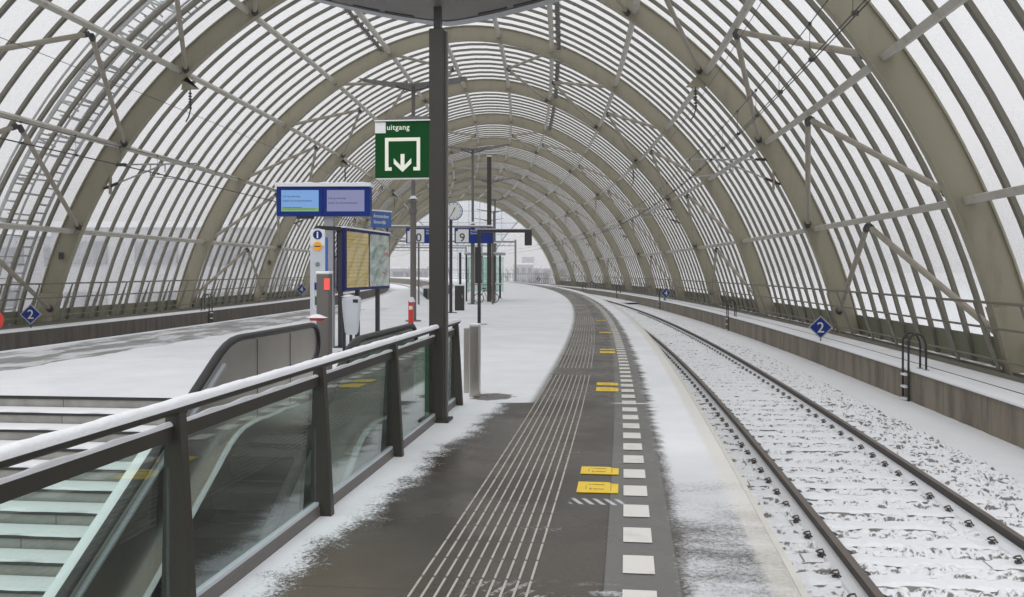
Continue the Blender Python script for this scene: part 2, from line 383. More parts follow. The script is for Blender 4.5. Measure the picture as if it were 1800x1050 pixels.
def sheets(name, parts, mat, parent=None, smooth=True):
    V = []; F = []; UV = []; k = 0
    for (s, d, z) in parts:
        SS, DD, X, Y, Z = gridmesh(name, s, d, z, mat)
        n, m = SS.shape; V.append(np.stack([X, Y, Z], -1).reshape(-1, 3)); UV.append(np.stack([SS, DD], -1).reshape(-1, 2))
        idx = np.arange(n*m).reshape(n, m)+k
        F.append(np.stack([idx[:-1, :-1], idx[:-1, 1:], idx[1:, 1:], idx[1:, :-1]], -1).reshape(-1, 4)); k += n*m
    V = np.concatenate(V); F = np.concatenate(F); UV = np.concatenate(UV)
    me = bpy.data.meshes.new(name); me.vertices.add(len(V)); me.vertices.foreach_set('co', V.astype(np.float32).ravel())
    me.loops.add(F.size); me.loops.foreach_set('vertex_index', F.astype(np.int32).ravel())
    me.polygons.add(len(F)); me.polygons.foreach_set('loop_start', np.arange(0, F.size, 4, dtype=np.int32))
    me.update(calc_edges=True)
    if smooth: me.polygons.foreach_set('use_smooth', np.ones(len(F), bool))
    ul = me.uv_layers.new(name='UVMap'); ul.data.foreach_set('uv', UV[F.ravel()].astype(np.float32).ravel())
    me.materials.append(M[mat] if isinstance(mat, str) else mat); me.validate()
    o = bpy.data.objects.new(name, me); col.objects.link(o)
    if parent is not None: o.parent = parent
    return o
def addface_wall(name, s, z0, z1, d, mat, parent=None):
    """vertical sheet at offset d; UV = (s, z)"""
    mb = MB(); s = list(s)
    me = bpy.data.meshes.new(name)
    V = []; F = []; UV = []
    for t in s: V += [POS(t, d, z0), POS(t, d, z1)]; UV += [(t, z0), (t, z1-1e-6)]
    for i in range(len(s)-1): F.append((2*i, 2*i+2, 2*i+3, 2*i+1))
    me.from_pydata(V, [], F); ul = me.uv_layers.new(name='UVMap')
    for p in me.polygons:
        for li, vi in zip(p.loop_indices, p.vertices): ul.data[li].uv = (UV[vi][0], UV[vi][1]-z1)
    me.materials.append(M[mat]); o = bpy.data.objects.new(name, me); col.objects.link(o)
    if parent is not None: o.parent = parent
    return o
def tag(o, label=None, cat=None, group=None, kind=None):
    if label: o['label'] = label
    if cat: o['category'] = cat
    if group: o['group'] = group
    if kind: o['kind'] = kind
    return o
def thing(name, loc, rz, label, cat, group=None):
    o = bpy.data.objects.new(name, None); col.objects.link(o); o.location = loc; o.rotation_euler = (0, 0, rz)
    o.empty_display_size = 0.2
    return tag(o, label, cat, group)
def at(name, s, d, z, label, cat, group=None, rz=0.0): return thing(name, POS(s, d, z), float(TH(s))+rz, label, cat, group)
def dup(root, loc, rz, label=None):
    r = root.copy(); col.objects.link(r); r.location = loc; r.rotation_euler = (0, 0, rz)
    if label: r['label'] = label
    for ch in list(root.children):
        c_ = ch.copy(); col.objects.link(c_); c_.parent = r
        for g_ in list(ch.children):
            d_ = g_.copy(); col.objects.link(d_); d_.parent = c_
    return r
def text(name, body, size, loc, mat, parent, align='LEFT', rot=(R(90), 0, 0), ext=0.001, bold=0.0, spc=1.0, sx=1.0):
    cu = bpy.data.curves.new(name, 'FONT'); cu.body = body; cu.size = size; cu.extrude = ext; cu.align_x = align; cu.offset = bold
    cu.space_character = spc; cu.resolution_u = 3
    cu.materials.append(M[mat]); tmp = bpy.data.objects.new('tmp', cu); col.objects.link(tmp)
    me = bpy.data.meshes.new_from_object(tmp.evaluated_get(bpy.context.evaluated_depsgraph_get())); bpy.data.objects.remove(tmp); me.name = name
    o = bpy.data.objects.new(name, me); col.objects.link(o); o.location = loc; o.rotation_euler = rot
    o.scale = (sx, 1, 1); o.parent = parent; return o
def arange(a_, b_, st): return list(np.arange(a_, b_+st*0.5, st))
# ------------------------------------------------------------------ the setting: ground, deck, platform, track beds
g = MB(); g.face([(-3000, -500, -6), (3000, -500, -6), (3000, 4500, -6), (-3000, 4500, -6)]); o = g.build('ground', 'ground'); tag(o, kind='structure')
WELL = (-7.6, -1.86)           # the stairwell lies between these two lines
S_ST, S_ES, S_B = 9.8, 8.75, -6.0
DL, DR = -10.69, 0.736
long_ = lambda a_, b_: arange(a_, b_, 0.5)
o = sheets('platform', [
    (np.concatenate([np.arange(-20, 60, 0.5), np.arange(60, 232, 2)]), [DL, -9.5, WELL[0]], 0.0),
    (np.concatenate([np.arange(-20, 60, 0.5), np.arange(60, 232, 2)]), [WELL[1], -1.2, -0.6, 0, DR], 0.0),
    (np.concatenate([np.arange(S_ST, 60, 0.5), np.arange(60, 232, 2)]), [WELL[0], -5, -3.12], 0.0),
    (np.concatenate([np.arange(S_ES, 60, 0.5), np.arange(60, 232, 2)]), [-3.12, WELL[1]], 0.0),
    (arange(-20, S_B, 0.5), [WELL[0], WELL[1]], 0.0)], 'platform')
tag(o, kind='structure')
LS = list(np.concatenate([np.arange(-20, 60, 1.0), np.arange(60, 520, 4)]))
PS = [t for t in LS if t <= 231]
o = addface_wall('platform_side_wall', PS, -1.2, -0.004, DR, 'wall'); tag(o, kind='structure')
o = addface_wall('platform_side_wall', PS, -1.2, -0.004, DL, 'wall'); tag(o, kind='structure')
mb = MB(); mb.sweep([(DR-0.02, -0.06), (DR+0.012, -0.06), (DR+0.012, 0.004), (DR-0.02, 0.004)], PS); o = mb.build('platform_edge_kerb', 'kerb'); tag(o, kind='structure')
# white warning blocks
mb = MB()
for k in range(-4, 100):
    s0 = 4.33+0.5*k
    if s0 > 52: break
    mb.face([POS(s0, -0.042, 0.004), POS(s0, 0.105, 0.004), POS(s0+0.275, 0.105, 0.004), POS(s0+0.275, -0.042, 0.004)])
o = mb.build('white_floor_marking', 'blocks'); tag(o, kind='structure')
# tactile guide lines
mb = MB()
for j in range(10):
    d = -0.945+j*0.0553; s = 1.0
    while s < 60:
        L = 0.262
        gap = any(g0 < s+L/2 < g1 for g0, g1 in ((12.45, 13.35), (29.3, 30.3), (40, 41)))
        if not gap:
            a0, b0, wd = s, s+L, 0.0052
            P = [POS(a0, d-wd, 0.0), POS(a0, d+wd, 0.0), POS(b0, d+wd, 0.0), POS(b0, d-wd, 0.0)]
            T = [(p[0], p[1], 0.005) for p in P]
            mb.face(T); mb.face([P[0], P[1], T[1], T[0]]); mb.face([P[3], T[3], T[2], P[2]]); mb.face([P[1], P[2], T[2], T[1]]); mb.face([P[0], T[0], T[3], P[3]])
        s += 0.29
o = mb.build('tactile_guide_lines', 'guide'); tag(o, kind='structure')
# track beds
def cell(S, D, size, seed):
    r = np.random.default_rng(seed); T = r.random((256, 256, 4))
    u = S/size; v = D/size; iu = np.floor(u).astype(int); iv = np.floor(v).astype(int)
    h = np.full(S.shape, -1.0)
    for a_ in (-1, 0, 1):
        for b_ in (-1, 0, 1):
            cu = iu+a_; cv = iv+b_; t = T[cu % 256, cv % 256]
            dx = (u-cu-t[..., 0]); dy = (v-cv-t[..., 1]); rad = 0.45+0.35*t[..., 2]
            q = 1-(dx*dx+dy*dy)/(rad*rad); h = np.maximum(h, np.where(q > 0, np.sqrt(np.maximum(q, 0))*(0.5+0.5*t[..., 3])*(0.8+0.5*t[..., 2]), -1))
    return np.maximum(h, -0.15)
def smooth_noise(S, D, size, seed):
    r = np.random.default_rng(seed); T = r.random((256, 256)); u = S/size; v = D/size
    iu = np.floor(u).astype(int); iv = np.floor(v).astype(int); fu = u-iu; fv = v-iv; fu = fu*fu*(3-2*fu); fv = fv*fv*(3-2*fv)
    g_ = lambda a_, b_: T[(iu+a_) % 256, (iv+b_) % 256]
    return (g_(0, 0)*(1-fu)+g_(1, 0)*fu)*(1-fv)+(g_(0, 1)*(1-fu)+g_(1, 1)*fu)*fv
SLP, SL0 = 0.525, 2.0
DC = 1.64+0.7535
def bed(S, D):
    h = cell(S, D, 0.075, 3)
    z = -0.942 + 0.052*h*(1+0.10*(D > 3.35))
    z += 0.02*(smooth_noise(S, D, 0.35, 5)-0.5)
    ph = ((S-SL0+SLP/2) % SLP)-SLP/2                       # distance from sleeper centre
    slp = (np.abs(D-DC) < 1.18)
    edge = np.exp(-((np.abs(ph)-0.135)/0.022)**2)*(smooth_noise(S, D, 0.25, 8) > 0.33)
    z -= slp*edge*0.035*np.where(ph < 0, 1.0, 0.4)
    z = np.where(slp & (np.abs(ph) < 0.12), np.minimum(z, -0.938+0.022*(smooth_noise(S, D, 0.18, 21)-.35)), z)
    smooth_side = 1/(1+np.exp(-(D-4.5)/0.02))
    zz = -1.07 + 0.012*(smooth_noise(S, D, 0.3, 11))
    fall = np.clip((D-3.7)/0.8, 0, 1)
    z -= fall*0.09
    groove = np.exp(-((D-4.46-0.03*(smooth_noise(S, D, 0.4, 2)-.5))/0.025)**2)*0.06
    z = z*(1-smooth_side)+zz*smooth_side-groove
    z -= np.exp(-((D-DR)/0.1)**2)*0.05
    return z
def bed_far(S, D): return bed(S, D)*1.0
CW = 5.50
o = sheets('track_bed', [(np.arange(4.5, 17, 0.022), np.arange(DR, CW+0.02, 0.024), bed),
                         (np.arange(17-0.022, 30, 0.03), np.arange(DR, 4.62, 0.03), bed), (np.arange(17-0.022, 30, 0.2), np.arange(4.606, CW+0.05, 0.05), bed),
                         (np.arange(29.98, 46, 0.06), np.arange(DR, CW+0.05, 0.06), bed),
                         (np.arange(45.9, 70, 0.13), np.arange(DR, CW+0.12, 0.12), bed),
                         (np.arange(69.8, 240, 2), [DR, CW+0.02], -0.94),
                         (np.arange(-20, 4.6, 1.0), [DR, CW+0.02], -0.95)], 'ballast')
tag(o, kind='structure')
LC = -16.1
o = sheets('track_bed', [(np.arange(-20, 240, 1.0), [LC-0.02, -14, -12, DL], -0.94)], 'ballast'); tag(o, kind='structure')
o = sheets('viaduct_deck', [(np.arange(236, 520, 4.0), [-19, -8, 0, 9], -0.98), (np.arange(-20, 520, 4.0), [-19, 9], -1.4)], 'ground'); tag(o, kind='structure')
# ------------------------------------------------------------------ rails, sleepers, clips
def railway(dc, label, s1, near):
    root = thing('railway_track', POS(8, dc, -0.9), 0, label, 'railway track', 'railway tracks beside the platform')
    inv = Vector(POS(8, dc, -0.9))
    def off(mb): mb.v = [(v[0]-inv.x, v[1]-inv.y, v[2]-inv.z) for v in mb.v]; return mb
    ss = list(np.concatenate([np.arange(-8, 60, 1.0), np.arange(60, s1, 2.5)]))
    for sgn in (-1, 1):
        d = dc+sgn*0.7535; mb = MB()
        b, t = -0.905, -0.76
        prof = [(d-.075, b), (d+.075, b), (d+.075, b+.012), (d+.012, b+.03), (d+.010, t-.045), (d+.036, t-.035), (d+.036, t-.006), (d+.028, t-.0), (d-.028, t-.0), (d-.036, t-.006), (d-.036, t-.035), (d-.010, t-.045), (d-.012, b+.03), (d-.075, b+.012)]
        mb.sweep(prof, ss)
        n = len(prof)
        for i in range(len(ss)-1): mb.m[i*n+7] = 1
        off(mb).build('rail', ['rail', 'railtop'], root)
        # snow lying on the rail foot
        mb = MB(); mb.sweep([(d+.008, b+.062), (d+.045, b+.045), (d+.085, b+.016), (d+.10, b-.02), (d+.008, b-.02)], ss); off(mb).build('foot_snow', 'snow', root)
        mb = MB(); mb.sweep([(d-.008, b+.062), (d-.008, b-.02), (d-.10, b-.02), (d-.085, b+.016), (d-.045, b+.045)], ss); off(mb).build('foot_snow', 'snow', root)
    if not near: return root
    cnt = 0; rest = MB(); k = 0; clips = []; s = SL0
    def sleeper(mb, s):
        f = POS(s, dc, -0.962); rz = float(TH(s)); zz = 0.012*math.sin(s*37.7)
        mb.box((f[0]-inv.x, f[1]-inv.y, f[2]-inv.z+zz*0.4), (2.36, 0.225, 0.09), 0, rz)
        nb = 24
        def sn(i, j):
            x = -1.17+2.34*i/(nb*3-1); y = (-0.108, -0.085, 0.0, 0.085, 0.108)[j]
            y += (0.022*math.sin(x*4+s*3)+0.012*math.sin(x*17+s*7)+0.008*math.sin(x*41+s*11)) - (.02 if j == 0 else 0)
            z = 0.045+(0.020 if 0 < j < 4 else -0.004)*(0.7+0.4*math.sin(x*9+s*5)+.35*math.sin(x*31+s*3)) + zz*0.4
            c_, q_ = math.cos(rz), math.sin(rz)
            return (f[0]-inv.x+x*c_-y*q_, f[1]-inv.y+x*q_+y*c_, f[2]-inv.z+z)
        mb.grid(sn, nb*3, 5, 1)
        return mb
    while s < 75:
        if k < 100 and s > 5.5:
            sleeper(MB(), s).build('sleeper', ['concrete', 'snow'], root, smooth=False); k += 1
        elif s > 4: sleeper(rest, s)
        s += SLP
    tag(rest.build('sleeper', ['concrete', 'snow'], root), kind='stuff')
    # spring clips: a looped bar on each side of each rail
    def clip(mb, s, d, sgn):
        f = Vector(POS(s, d, 0)); rz = float(TH(s)); c_, q_ = math.cos(rz), math.sin(rz)
        pts = [(.075, -.045, -.885), (.10, -.05, -.86), (.135, -.03, -.862), (.14, .01, -.868), (.115, .03, -.86), (.09, .015, -.85), (.085, -.015, -.862), (.12, -.005, -.885)]
        P = []
        for x, y, z in pts:
            x *= sgn; P.append((f.x-inv.x+x*c_-y*q_, f.y-inv.y+x*q_+y*c_, z-inv.z))
        mb.tube(P, 0.0075, 5)
        x = 0.105*sgn; mb.box((f.x-inv.x+x*c_, f.y-inv.y+x*q_, -0.899-inv.z), (0.05, 0.045, 0.02), 0, rz)
    rest = MB(); k = 0; s = SL0+SLP*6
    while s < 52:
        for sg in (-1, 1):
            for q in (-1, 1):
                if k < 96 and q == -1 or (k < 96 and s < 12):
                    mb = MB(); clip(mb, s, dc+sg*0.7535, q); mb.build('rail_clip', 'clip', root, smooth=True); k += 1
                else: clip(rest, s, dc+sg*0.7535, q)
        s += SLP
    tag(rest.build('rail_clip', 'clip', root, smooth=True), kind='stuff')
    return root
railway(DC, 'snowy railway track with dark rails between the platform edge and the brown concrete wall', 235, True)
railway(-12.35, 'railway track behind the far side of the snowy platform, hidden in its trench', 235, False)
# ------------------------------------------------------------------ side walls and walkways
WS = list(np.concatenate([np.arange(-14, 60, 0.925), np.arange(60, 260, 3.7)]))
def sidewall(dface, dback, ztop, mat, label):
    root = thing('retaining_wall', POS(10, dface, -1.1), 0, label, 'concrete wall', 'low concrete walls along the tracks')
    i_ = -Vector(POS(10, dface, -1.1))
    def fix(o): o.location = i_; return o
    fix(addface_wall('wall_face', WS, -1.2, ztop, dface, mat, root))
    sg = 1 if dback > dface else -1
    mb = MB(); mb.sweep([(dface-sg*0.015, ztop), (dface+sg*0.2, ztop), (dface+sg*0.2, ztop+0.035), (dface, ztop+0.035), (dface-sg*0.015, ztop+0.02)], WS); fix(mb.build('snow_lip', 'snow', root))
    return root
ZR, ZL = -0.50, -0.27
sidewall(CW, 7.6, ZR, 'wall', 'long brown stained concrete wall with snowy top beyond the right-hand rails')
sidewall(LC, -18, ZL, 'wall_dark', 'dark brown concrete wall below the left walkway, across the far track')
o = sheets('walkway', [(WS, [CW+0.1, 6.3, 6.7, 8.2], ZR+0.022), (WS, [LC-0.1, -17, -18.4][::-1], ZL+0.022)], 'walk'); tag(o, kind='structure')
mb = MB(); mb.sweep([(6.05, ZR+.02), (6.07, ZR+.02), (6.07, ZR+.030), (6.05, ZR+.030)], WS); o = mb.build('walkway_seam', 'dark'); tag(o, kind='structure')
def railing(d0, d1, z0, zt, label, first):
    sg = 1 if d0 > 0 else -1
    root = thing('walkway_railing', POS(first, d0, z0), 0, label, 'railing', 'railings along the side walkways'); i_ = -Vector(POS(first, d0, z0))
    rs = [t for t in WS if t > -8]
    def fix(o): o.location = i_; return o
    for nm, z, r in (('top_rail', zt, .028), ('middle_rail', z0+(zt-z0)*.66, .023), ('kick_rail', z0+(zt-z0)*.22, .020)):
        dd = d1+(d0-d1)*(zt-z)/(zt-z0)
        mb = MB(); mb.tube([POS(t, dd, z) for t in rs], r, 6); fix(mb.build(nm, 'rail_paint', root, smooth=True))
    mb = MB(); mb.sweep([(d0-sg*.10, z0), (d0+sg*.10, z0), (d0+sg*.10, z0+.10), (d0+sg*.085, z0+.10), (d0+sg*.085, z0+.015), (d0-sg*.085, z0+.015), (d0-sg*.085, z0+.085), (d0-sg*.1, z0+.085)], rs)
    fix(mb.build('base_channel', 'rail_paint', root))
    # drifts of snow in the channel
    mb = MB(); r_ = random.Random(5)
    t = rs[0]
    while t < 110:
        L = r_.uniform(.35, 1.1); n = 7
        def dr(i, j, t=t, L=L):
            u = i/(n-1); f = math.sin(math.pi*u); v = j/4
            return POS(t+L*u, d0+sg*(.08+.42*f*v), z0+.02+.075*f*math.sin(math.pi*min(v*1.2, 1)))
        mb.grid(dr, n, 5); t += L+r_.uniform(.15, .6)
    fix(tag(mb.build('snow_drift', 'snow', root, smooth=True), kind='stuff'))
    k = 0; s = first-8*1.85; rest = MB()
    while s < 150:
        zs = [z0+.02, z0+.25*(zt-z0), z0+.55*(zt-z0), z0+.8*(zt-z0), zt]; ws = [.055, .09, .105, .045, .024]
        mb = MB() if k < 78 else rest
        pr = []
        for z, w_ in zip(zs, ws):
            f = (z-z0)/(zt-z0); pr.append((s, d0+(d1-d0)*f, z, w_))
        for (a0, b0) in zip(pr[:-1], pr[1:]):
            A = [POS(a0[0]-a0[3], a0[1], a0[2]), POS(a0[0]+a0[3], a0[1], a0[2]), POS(b0[0]+b0[3], b0[1], b0[2]), POS(b0[0]-b0[3], b0[1], b0[2])]
            t_ = Vector(POS(s, 1, 0))-Vector(POS(s, 0, 0)); t_ *= .012
            B = [Vector(p)+t_ for p in A]; A = [Vector(p)-t_ for p in A]
            mb.face(A); mb.face(B[::-1])
            for i in range(4): mb.face([A[i], A[(i+1) % 4], B[(i+1) % 4], B[i]])
        if k < 78: fix(mb.build('post', 'rail_paint', root))
        k += 1; s += 1.85
    if rest.v: fix(tag(rest.build('post', 'rail_paint', root), kind='stuff'))
railing(6.78, 6.30, ZR+.02, .85, 'long olive walkway railing above the brown wall on the right', 15.6)
railing(-17.05, -16.6, ZL+.02, 1.02, 'long olive walkway railing above the dark wall on the left', 24.6)
# ------------------------------------------------------------------ the vaulted station hall
HC, HZ = -5.26, -0.2
RA = np.array([-6, 0, 5, 10, 15, 20, 30, 45, 60, 75, 90.]); RR = np.array([12.4, 12.05, 11.84, 11.62, 11.44, 11.27, 11.06, 10.90, 10.92, 11.16, 11.32])
def rin(a_): a_ = a_ if a_ <= 90 else 180-a_; return float(np.interp(a_, RA, RR)) if False else float(_spl(a_))
_c = np.polyfit(RA, RR, 5)
def _spl(a_): return np.polyval(_c, a_)
def HP(s, a_, off):
    r = rin(a_)+off; return POS(s, HC+r*math.cos(R(a_)), HZ+r*math.sin(R(a_)))
S0, SP, NB = 17.356, 11.1, 11
RIBS = [S0+SP*(i-1) for i in range(NB+1)]
A0, A1 = -1.8, 181.0
hall = thing('station_hall', POS(60, HC, 0), 0, 'vaulted station hall of olive steel arches and translucent cladding over the snowy platform', 'station hall')
hinv = -Vector(POS(60, HC, 0))
def hb(mb, name, mats, smooth=False, kind=None):
    o = mb.build(name, mats, hall, smooth); o.location = hinv
    if kind: o['kind'] = kind
    return o
def arcbox(mb, s, w_, o0, o1, n, mi=0, a0=A0, a1=A1):
    def f(i, j):
        a_ = a0+(a1-a0)*i/(n-1); ds, off = ((-w_, o0), (w_, o0), (w_, o1), (-w_, o1))[j]
        return HP(s+ds, a_, off)
    mb.grid(f, n, 4, mi, closev=True)
    for a_ in (a0, a1): mb.face([HP(s-w_, a_, o0), HP(s+w_, a_, o0), HP(s+w_, a_, o1), HP(s-w_, a_, o1)], mi)
for i, s in enumerate(RIBS):
    mb = MB(); last = i == NB
    arcbox(mb, s, 0.055, 0.03, 0.60, 72); arcbox(mb, s, 0.115, 0.0, 0.028, 72); arcbox(mb, s, 0.12, 0.602, 0.64, 72)
    for (a0, a1) in ((A0, 4.6), (175.8, A1)):        # boxed feet with a small ledge
        arcbox(mb, s, 0.16, -0.02, 0.56, 5, a0=a0, a1=a1)
    if last: arcbox(mb, s+0.35, 0.28, -0.10, 0.70, 72, mi=1)
    hb(mb, 'arch_rib', ['steel', 'offwhite'])
NM = 10
for b in range(NB):
    rest = MB()
    for j in range(NM):
        s = RIBS[b]+SP*(j+1)/(NM+1)
        mb = rest if b == NB-1 else MB(); n = 56 if b < 5 else 40
        arcbox(mb, s, 0.062, 0.545, 0.63, n)
        if b < NB-1: hb(mb, 'mullion', 'mullion')
    if b == NB-1: hb(rest, 'mullion', 'mullion', kind='stuff')
for b in range(NB):
    mb = MB(); n = 64; s0, s1 = RIBS[b]+.06, RIBS[b+1]-.06
    mb.grid(lambda i, j: HP(s0+(s1-s0)*j/4, A0+2.6+(A1-A0-5.2)*i/(n-1), 0.66), n, 5)
    hb(mb, 'cladding_sheet', 'skin', True)
mb = MB()
for (a0, a1) in ((A0, 1.4), (178.3, A1)):
    s0, s1 = RIBS[0], RIBS[-1]; nn = 60
    mb.grid(lambda i, j: HP(s0+(s1-s0)*i/(nn-1), a0+(a1-a0)*(j % 2), 0.63+0.03*(j//2)) if True else 0, nn, 2)
hb(mb, 'kick_panel', 'olive')
PL = [14, 28.5, 42.5, 57, 72.5, 84, 95.8, 107.5, 121, 135.5, 151, 166]
for a_ in PL:
    mb = MB()
    for b in range(NB):
        s0, s1 = RIBS[b]+.06, RIBS[b+1]-.06
        def pf(i, j, s0=s0, s1=s1):
            s = s0+(s1-s0)*i/3; off, da = ((.20, -.34), (.20, .34), (.40, .34), (.40, -.34))[j]
            return HP(s, a_+da, off)
        mb.grid(pf, 4, 4, closev=True)
        for s in (s0, s1): mb.face([HP(s, a_+da, off) for off, da in ((.20, -.34), (.20, .34), (.40, .34), (.40, -.34))])
    hb(mb, 'purlin', 'purlin')
LV = [1.0]+PL+[179.0]
for b in (1, 3, 5, 7, 9):
    sa, sb = RIBS[b], RIBS[b+1]; sm = (sa+sb)/2
    for k in range(len(LV)-1):
        if k == 6: continue
        lo, hi = (LV[k], LV[k+1]) if k < 6 else (LV[k+1], LV[k])
        mb = MB()
        for se, sg in ((sa, 1), (sb, -1)):
            p, q = Vector(HP(sm-sg*.12, hi-(.9 if hi < 90 else -.9), .10)), Vector(HP(se+sg*.18, lo+(1.0 if lo < 90 else -1.0), .12))
            mb.tube([p, q], .068, 8); d_ = (q-p).normalized()
            mb.tube([q-d_*.10, q+d_*.10], .10, 6, 1); mb.tube([p-d_*.05, p+d_*.12], .085, 6, 1)
        if b == 0 and k in (0,): pass
        hb(mb, 'brace', ['brace', 'dark'], False)
# glass screen closing the middle of the far end, bounded by two curves over the tracks
SE = RIBS[-1]+0.4
mbg = MB(); mbf = MB()
def lens(u):   # half-width of the screen at height u (0 = floor, 1 = crown)
    return 2.1+4.3*u**1.7 if u < .72 else (2.1+4.3*.72**1.7)*(1-((u-.72)/.28)**2)**.5*1.0 if u < 1 else 0
top = 11.2; nz = 24
def xa(z): return math.sqrt(max(0, 1-((z)/11.35)**2))*11.5
def hw(z):
    return min(2.6+0.062*z*z*1.0, xa(z))
zs = [0.0+top*i/nz for i in range(nz+1)]
for i in range(nz):
    for sg in (-1, 1):
        pass
mbg.grid(lambda i, j: POS(SE, HC+(-1+2*j/8)*hw(zs[i]), zs[i]), nz+1, 9)
for sg in (-1, 1): mbf.tube([POS(SE, HC+sg*hw(z), z) for z in zs], .07, 6)
for z in (1.6, 3.2, 4.8, 6.4, 8.0, 9.6): mbf.tube([POS(SE, HC-hw(z), z), POS(SE, HC+hw(z), z)], .035, 5)
for x in (-4.5, -3, -1.5, 0, 1.5, 3, 4.5):
    zz = [z for z in zs if hw(z) > abs(x)]
    if len(zz) > 1: mbf.tube([POS(SE, HC+x, zz[0]), POS(SE, HC+x, zz[-1])], .035, 5)
o = hb(mbg, 'gable_screen', 'gable_glass'); hb(mbf, 'screen_frame', 'grey')
# cable tray with loops beside one purlin
mb = MB()
for (aa, b0, b1) in ((71.0, 0, 5), (108.8, 0, 3)):
    mb = MB()
    for b in range(b0, b1):
        s0, s1 = RIBS[b]+.3, RIBS[b+1]-.3
        mb.bar(HP(s0, aa, .36), HP(s1, aa, .36), .16, .02)
        s = s0+.3
        while s < s1:
            P = [HP(s, aa-.5, .34), HP(s, aa-.5, .22), HP(s+.02, aa+.4, .20), HP(s+.04, aa+.5, .34)]; mb.tube(P, .014, 4); s += .62
    hb(mb, 'cable_tray', 'post2')
# small dark numbered plates on the left ribs
for i in (2, 4):
    mb = MB(); p = POS(RIBS[i]-.13, HC+(rin(170)+.3)*math.cos(R(170)), HZ+(rin(170)+.3)*math.sin(R(170))); mb.box(p, (.14, .03, .22), 0, float(TH(RIBS[i]))); hb(mb, 'rib_number_plate', 'dark')
# maintenance gantry outside the left side of the vault
gan = thing('maintenance_gantry', POS(RIBS[1]+7.0, -19, -1), 0, 'grey curved ladder gantry seen through the upper left cladding', 'gantry'); gi = -Vector(POS(RIBS[1]+7.0, -19, -1))
sg_ = RIBS[1]+8.6
for ds in (0, .62, 1.7, 2.3):
    mb = MB(); mb.tube([HP(sg_+ds, a_, 1.25) for a_ in np.arange(92, 184, 3)], .05, 5); mb.tube([HP(sg_+ds, a_, 1.65) for a_ in np.arange(92, 184, 3)], .035, 5)
    o = mb.build('stringer', 'gantry', gan); o.location = gi
mb = MB()
for a_ in np.arange(92, 184, 1.25):
    for q in (0, 1.7): mb.tube([HP(sg_+q, a_, 1.25), HP(sg_+q+.62, a_, 1.25)], .028, 4)
for a_ in np.arange(94, 184, 6.0): mb.tube([HP(sg_, a_, 1.25), HP(sg_+2.3, a_, 1.65)], .03, 4); mb.tube([HP(sg_, a_, .66), HP(sg_, a_, 1.3)], .03, 4)
o = mb.build('rung', 'gantry', gan); o.location = gi; o['kind'] = 'stuff'
mb = MB()
for a_ in np.arange(96, 180, 3.0): mb.bar(HP(sg_+.62, a_, 1.3), HP(sg_+1.7, a_, 1.3), .22, .03)
o = mb.build('walk_plate', 'gantry', gan); o.location = gi; o['kind'] = 'stuff'
# ------------------------------------------------------------------ overhead line
def cantilever(i, side):
    s = RIBS[i]; dm = 2.45 if side > 0 else -12.75; aw = 24.5 if side > 0 else 155.5
    p = HP(s, aw, 0.0); q = HP(s, aw-(2.4 if side > 0 else -2.4), 0)
    word = ('second', 'fourth', 'sixth', 'eighth', 'tenth')[(i-2)//2]
    root = thing('catenary_bracket', p, 0, f"overhead line bracket on the {word} arch from the camera, above the {'right' if side > 0 else 'left'} track", 'overhead line bracket', 'overhead line brackets')
    L = Vector(p)
    r = MB(); tip = Vector(POS(s, dm-0.1*side, 4.74)); a1 = Vector(p)+Vector((0, 0, 0)); low = Vector((q[0], q[1], q[2]-.05))
    def sub(mb): mb.v = [(v[0]-L.x, v[1]-L.y, v[2]-L.z) for v in mb.v]; return mb
    hi = Vector((a1.x, a1.y, tip.z-.02))
    r.tube([hi, tip], .028, 6); sub(r).build('top_tube', 'grey', root)
    r = MB(); mid = hi.lerp(tip, .62); r.tube([low, mid], .026, 6); r.tube([mid+Vector((0, 0, -.25)), mid], .02, 5)
    r.tube([hi.lerp(tip, .45)+Vector((0, 0, -.38)), Vector(POS(s, dm+.05*side, 4.20))], .016, 5)
    r.tube([hi.lerp(tip, .45)+Vector((0, 0, -.38)), hi.lerp(tip, .45)], .018, 5); sub(r).build('strut', 'grey', root)
    r = MB()
    for (u0, u1) in ((hi, tip), (low, mid)):
        d_ = (u1-u0).normalized()
        for k in range(7): r.tube([u0+d_*(.10+.055*k), u0+d_*(.125+.055*k)], .055, 7)
        r.tube([u0, u0+d_*.5], .035, 6)
    sub(r).build('insulator', 'insul', root)
    r = MB(); r.box((hi.x+.04*side, hi.y, (hi.z+low.z)/2), (.05, .12, abs(hi.z-low.z)+.35), 0, float(TH(s))); sub(r).build('rib_plate', 'steel', root)
for i in (2, 4, 6, 8, 10):
    cantilever(i, 1); cantilever(i, -1)
def hanger(i, side):
    s = RIBS[i]; d = 2.65 if side > 0 else -12.9; aw = 41.5 if side > 0 else 137.5
    p = Vector(HP(s, aw, 0)); top_ = Vector(POS(s, d, p.z-.12))
    word = ('second', 'fourth', 'sixth', 'eighth')[(i-2)//2]
    root = thing('wire_hanger', top_, 0, f"dark insulator string hanging from the {word} arch on the {'right' if side > 0 else 'left'}", 'insulator', 'hanging insulators')
    z = p.z-.12
    mb = MB(); mb.face([(-.3, 0, 0), (.3, 0, 0), (.45*side, 0, .42), (.2*side, 0, .5)]); mb.face([(-.3, .02, 0), (.2*side, .02, .5), (.45*side, .02, .42), (.3, .02, 0)])
    mb.build('gusset', 'steel', root)
    mb = MB(); pts = [(0, 0, 0), (0, 0, -.3), (.02, 0, -.6), (-.05, 0, -.85), (-.14, 0, -1.0)]; mb.tube(pts, .022, 6)
    for k in range(6): mb.tube([(0, 0, -.1-.09*k), (0, 0, -.14-.09*k)], .055, 7)
    mb.build('insulator_string', 'insul', root); return top_.z-1.0
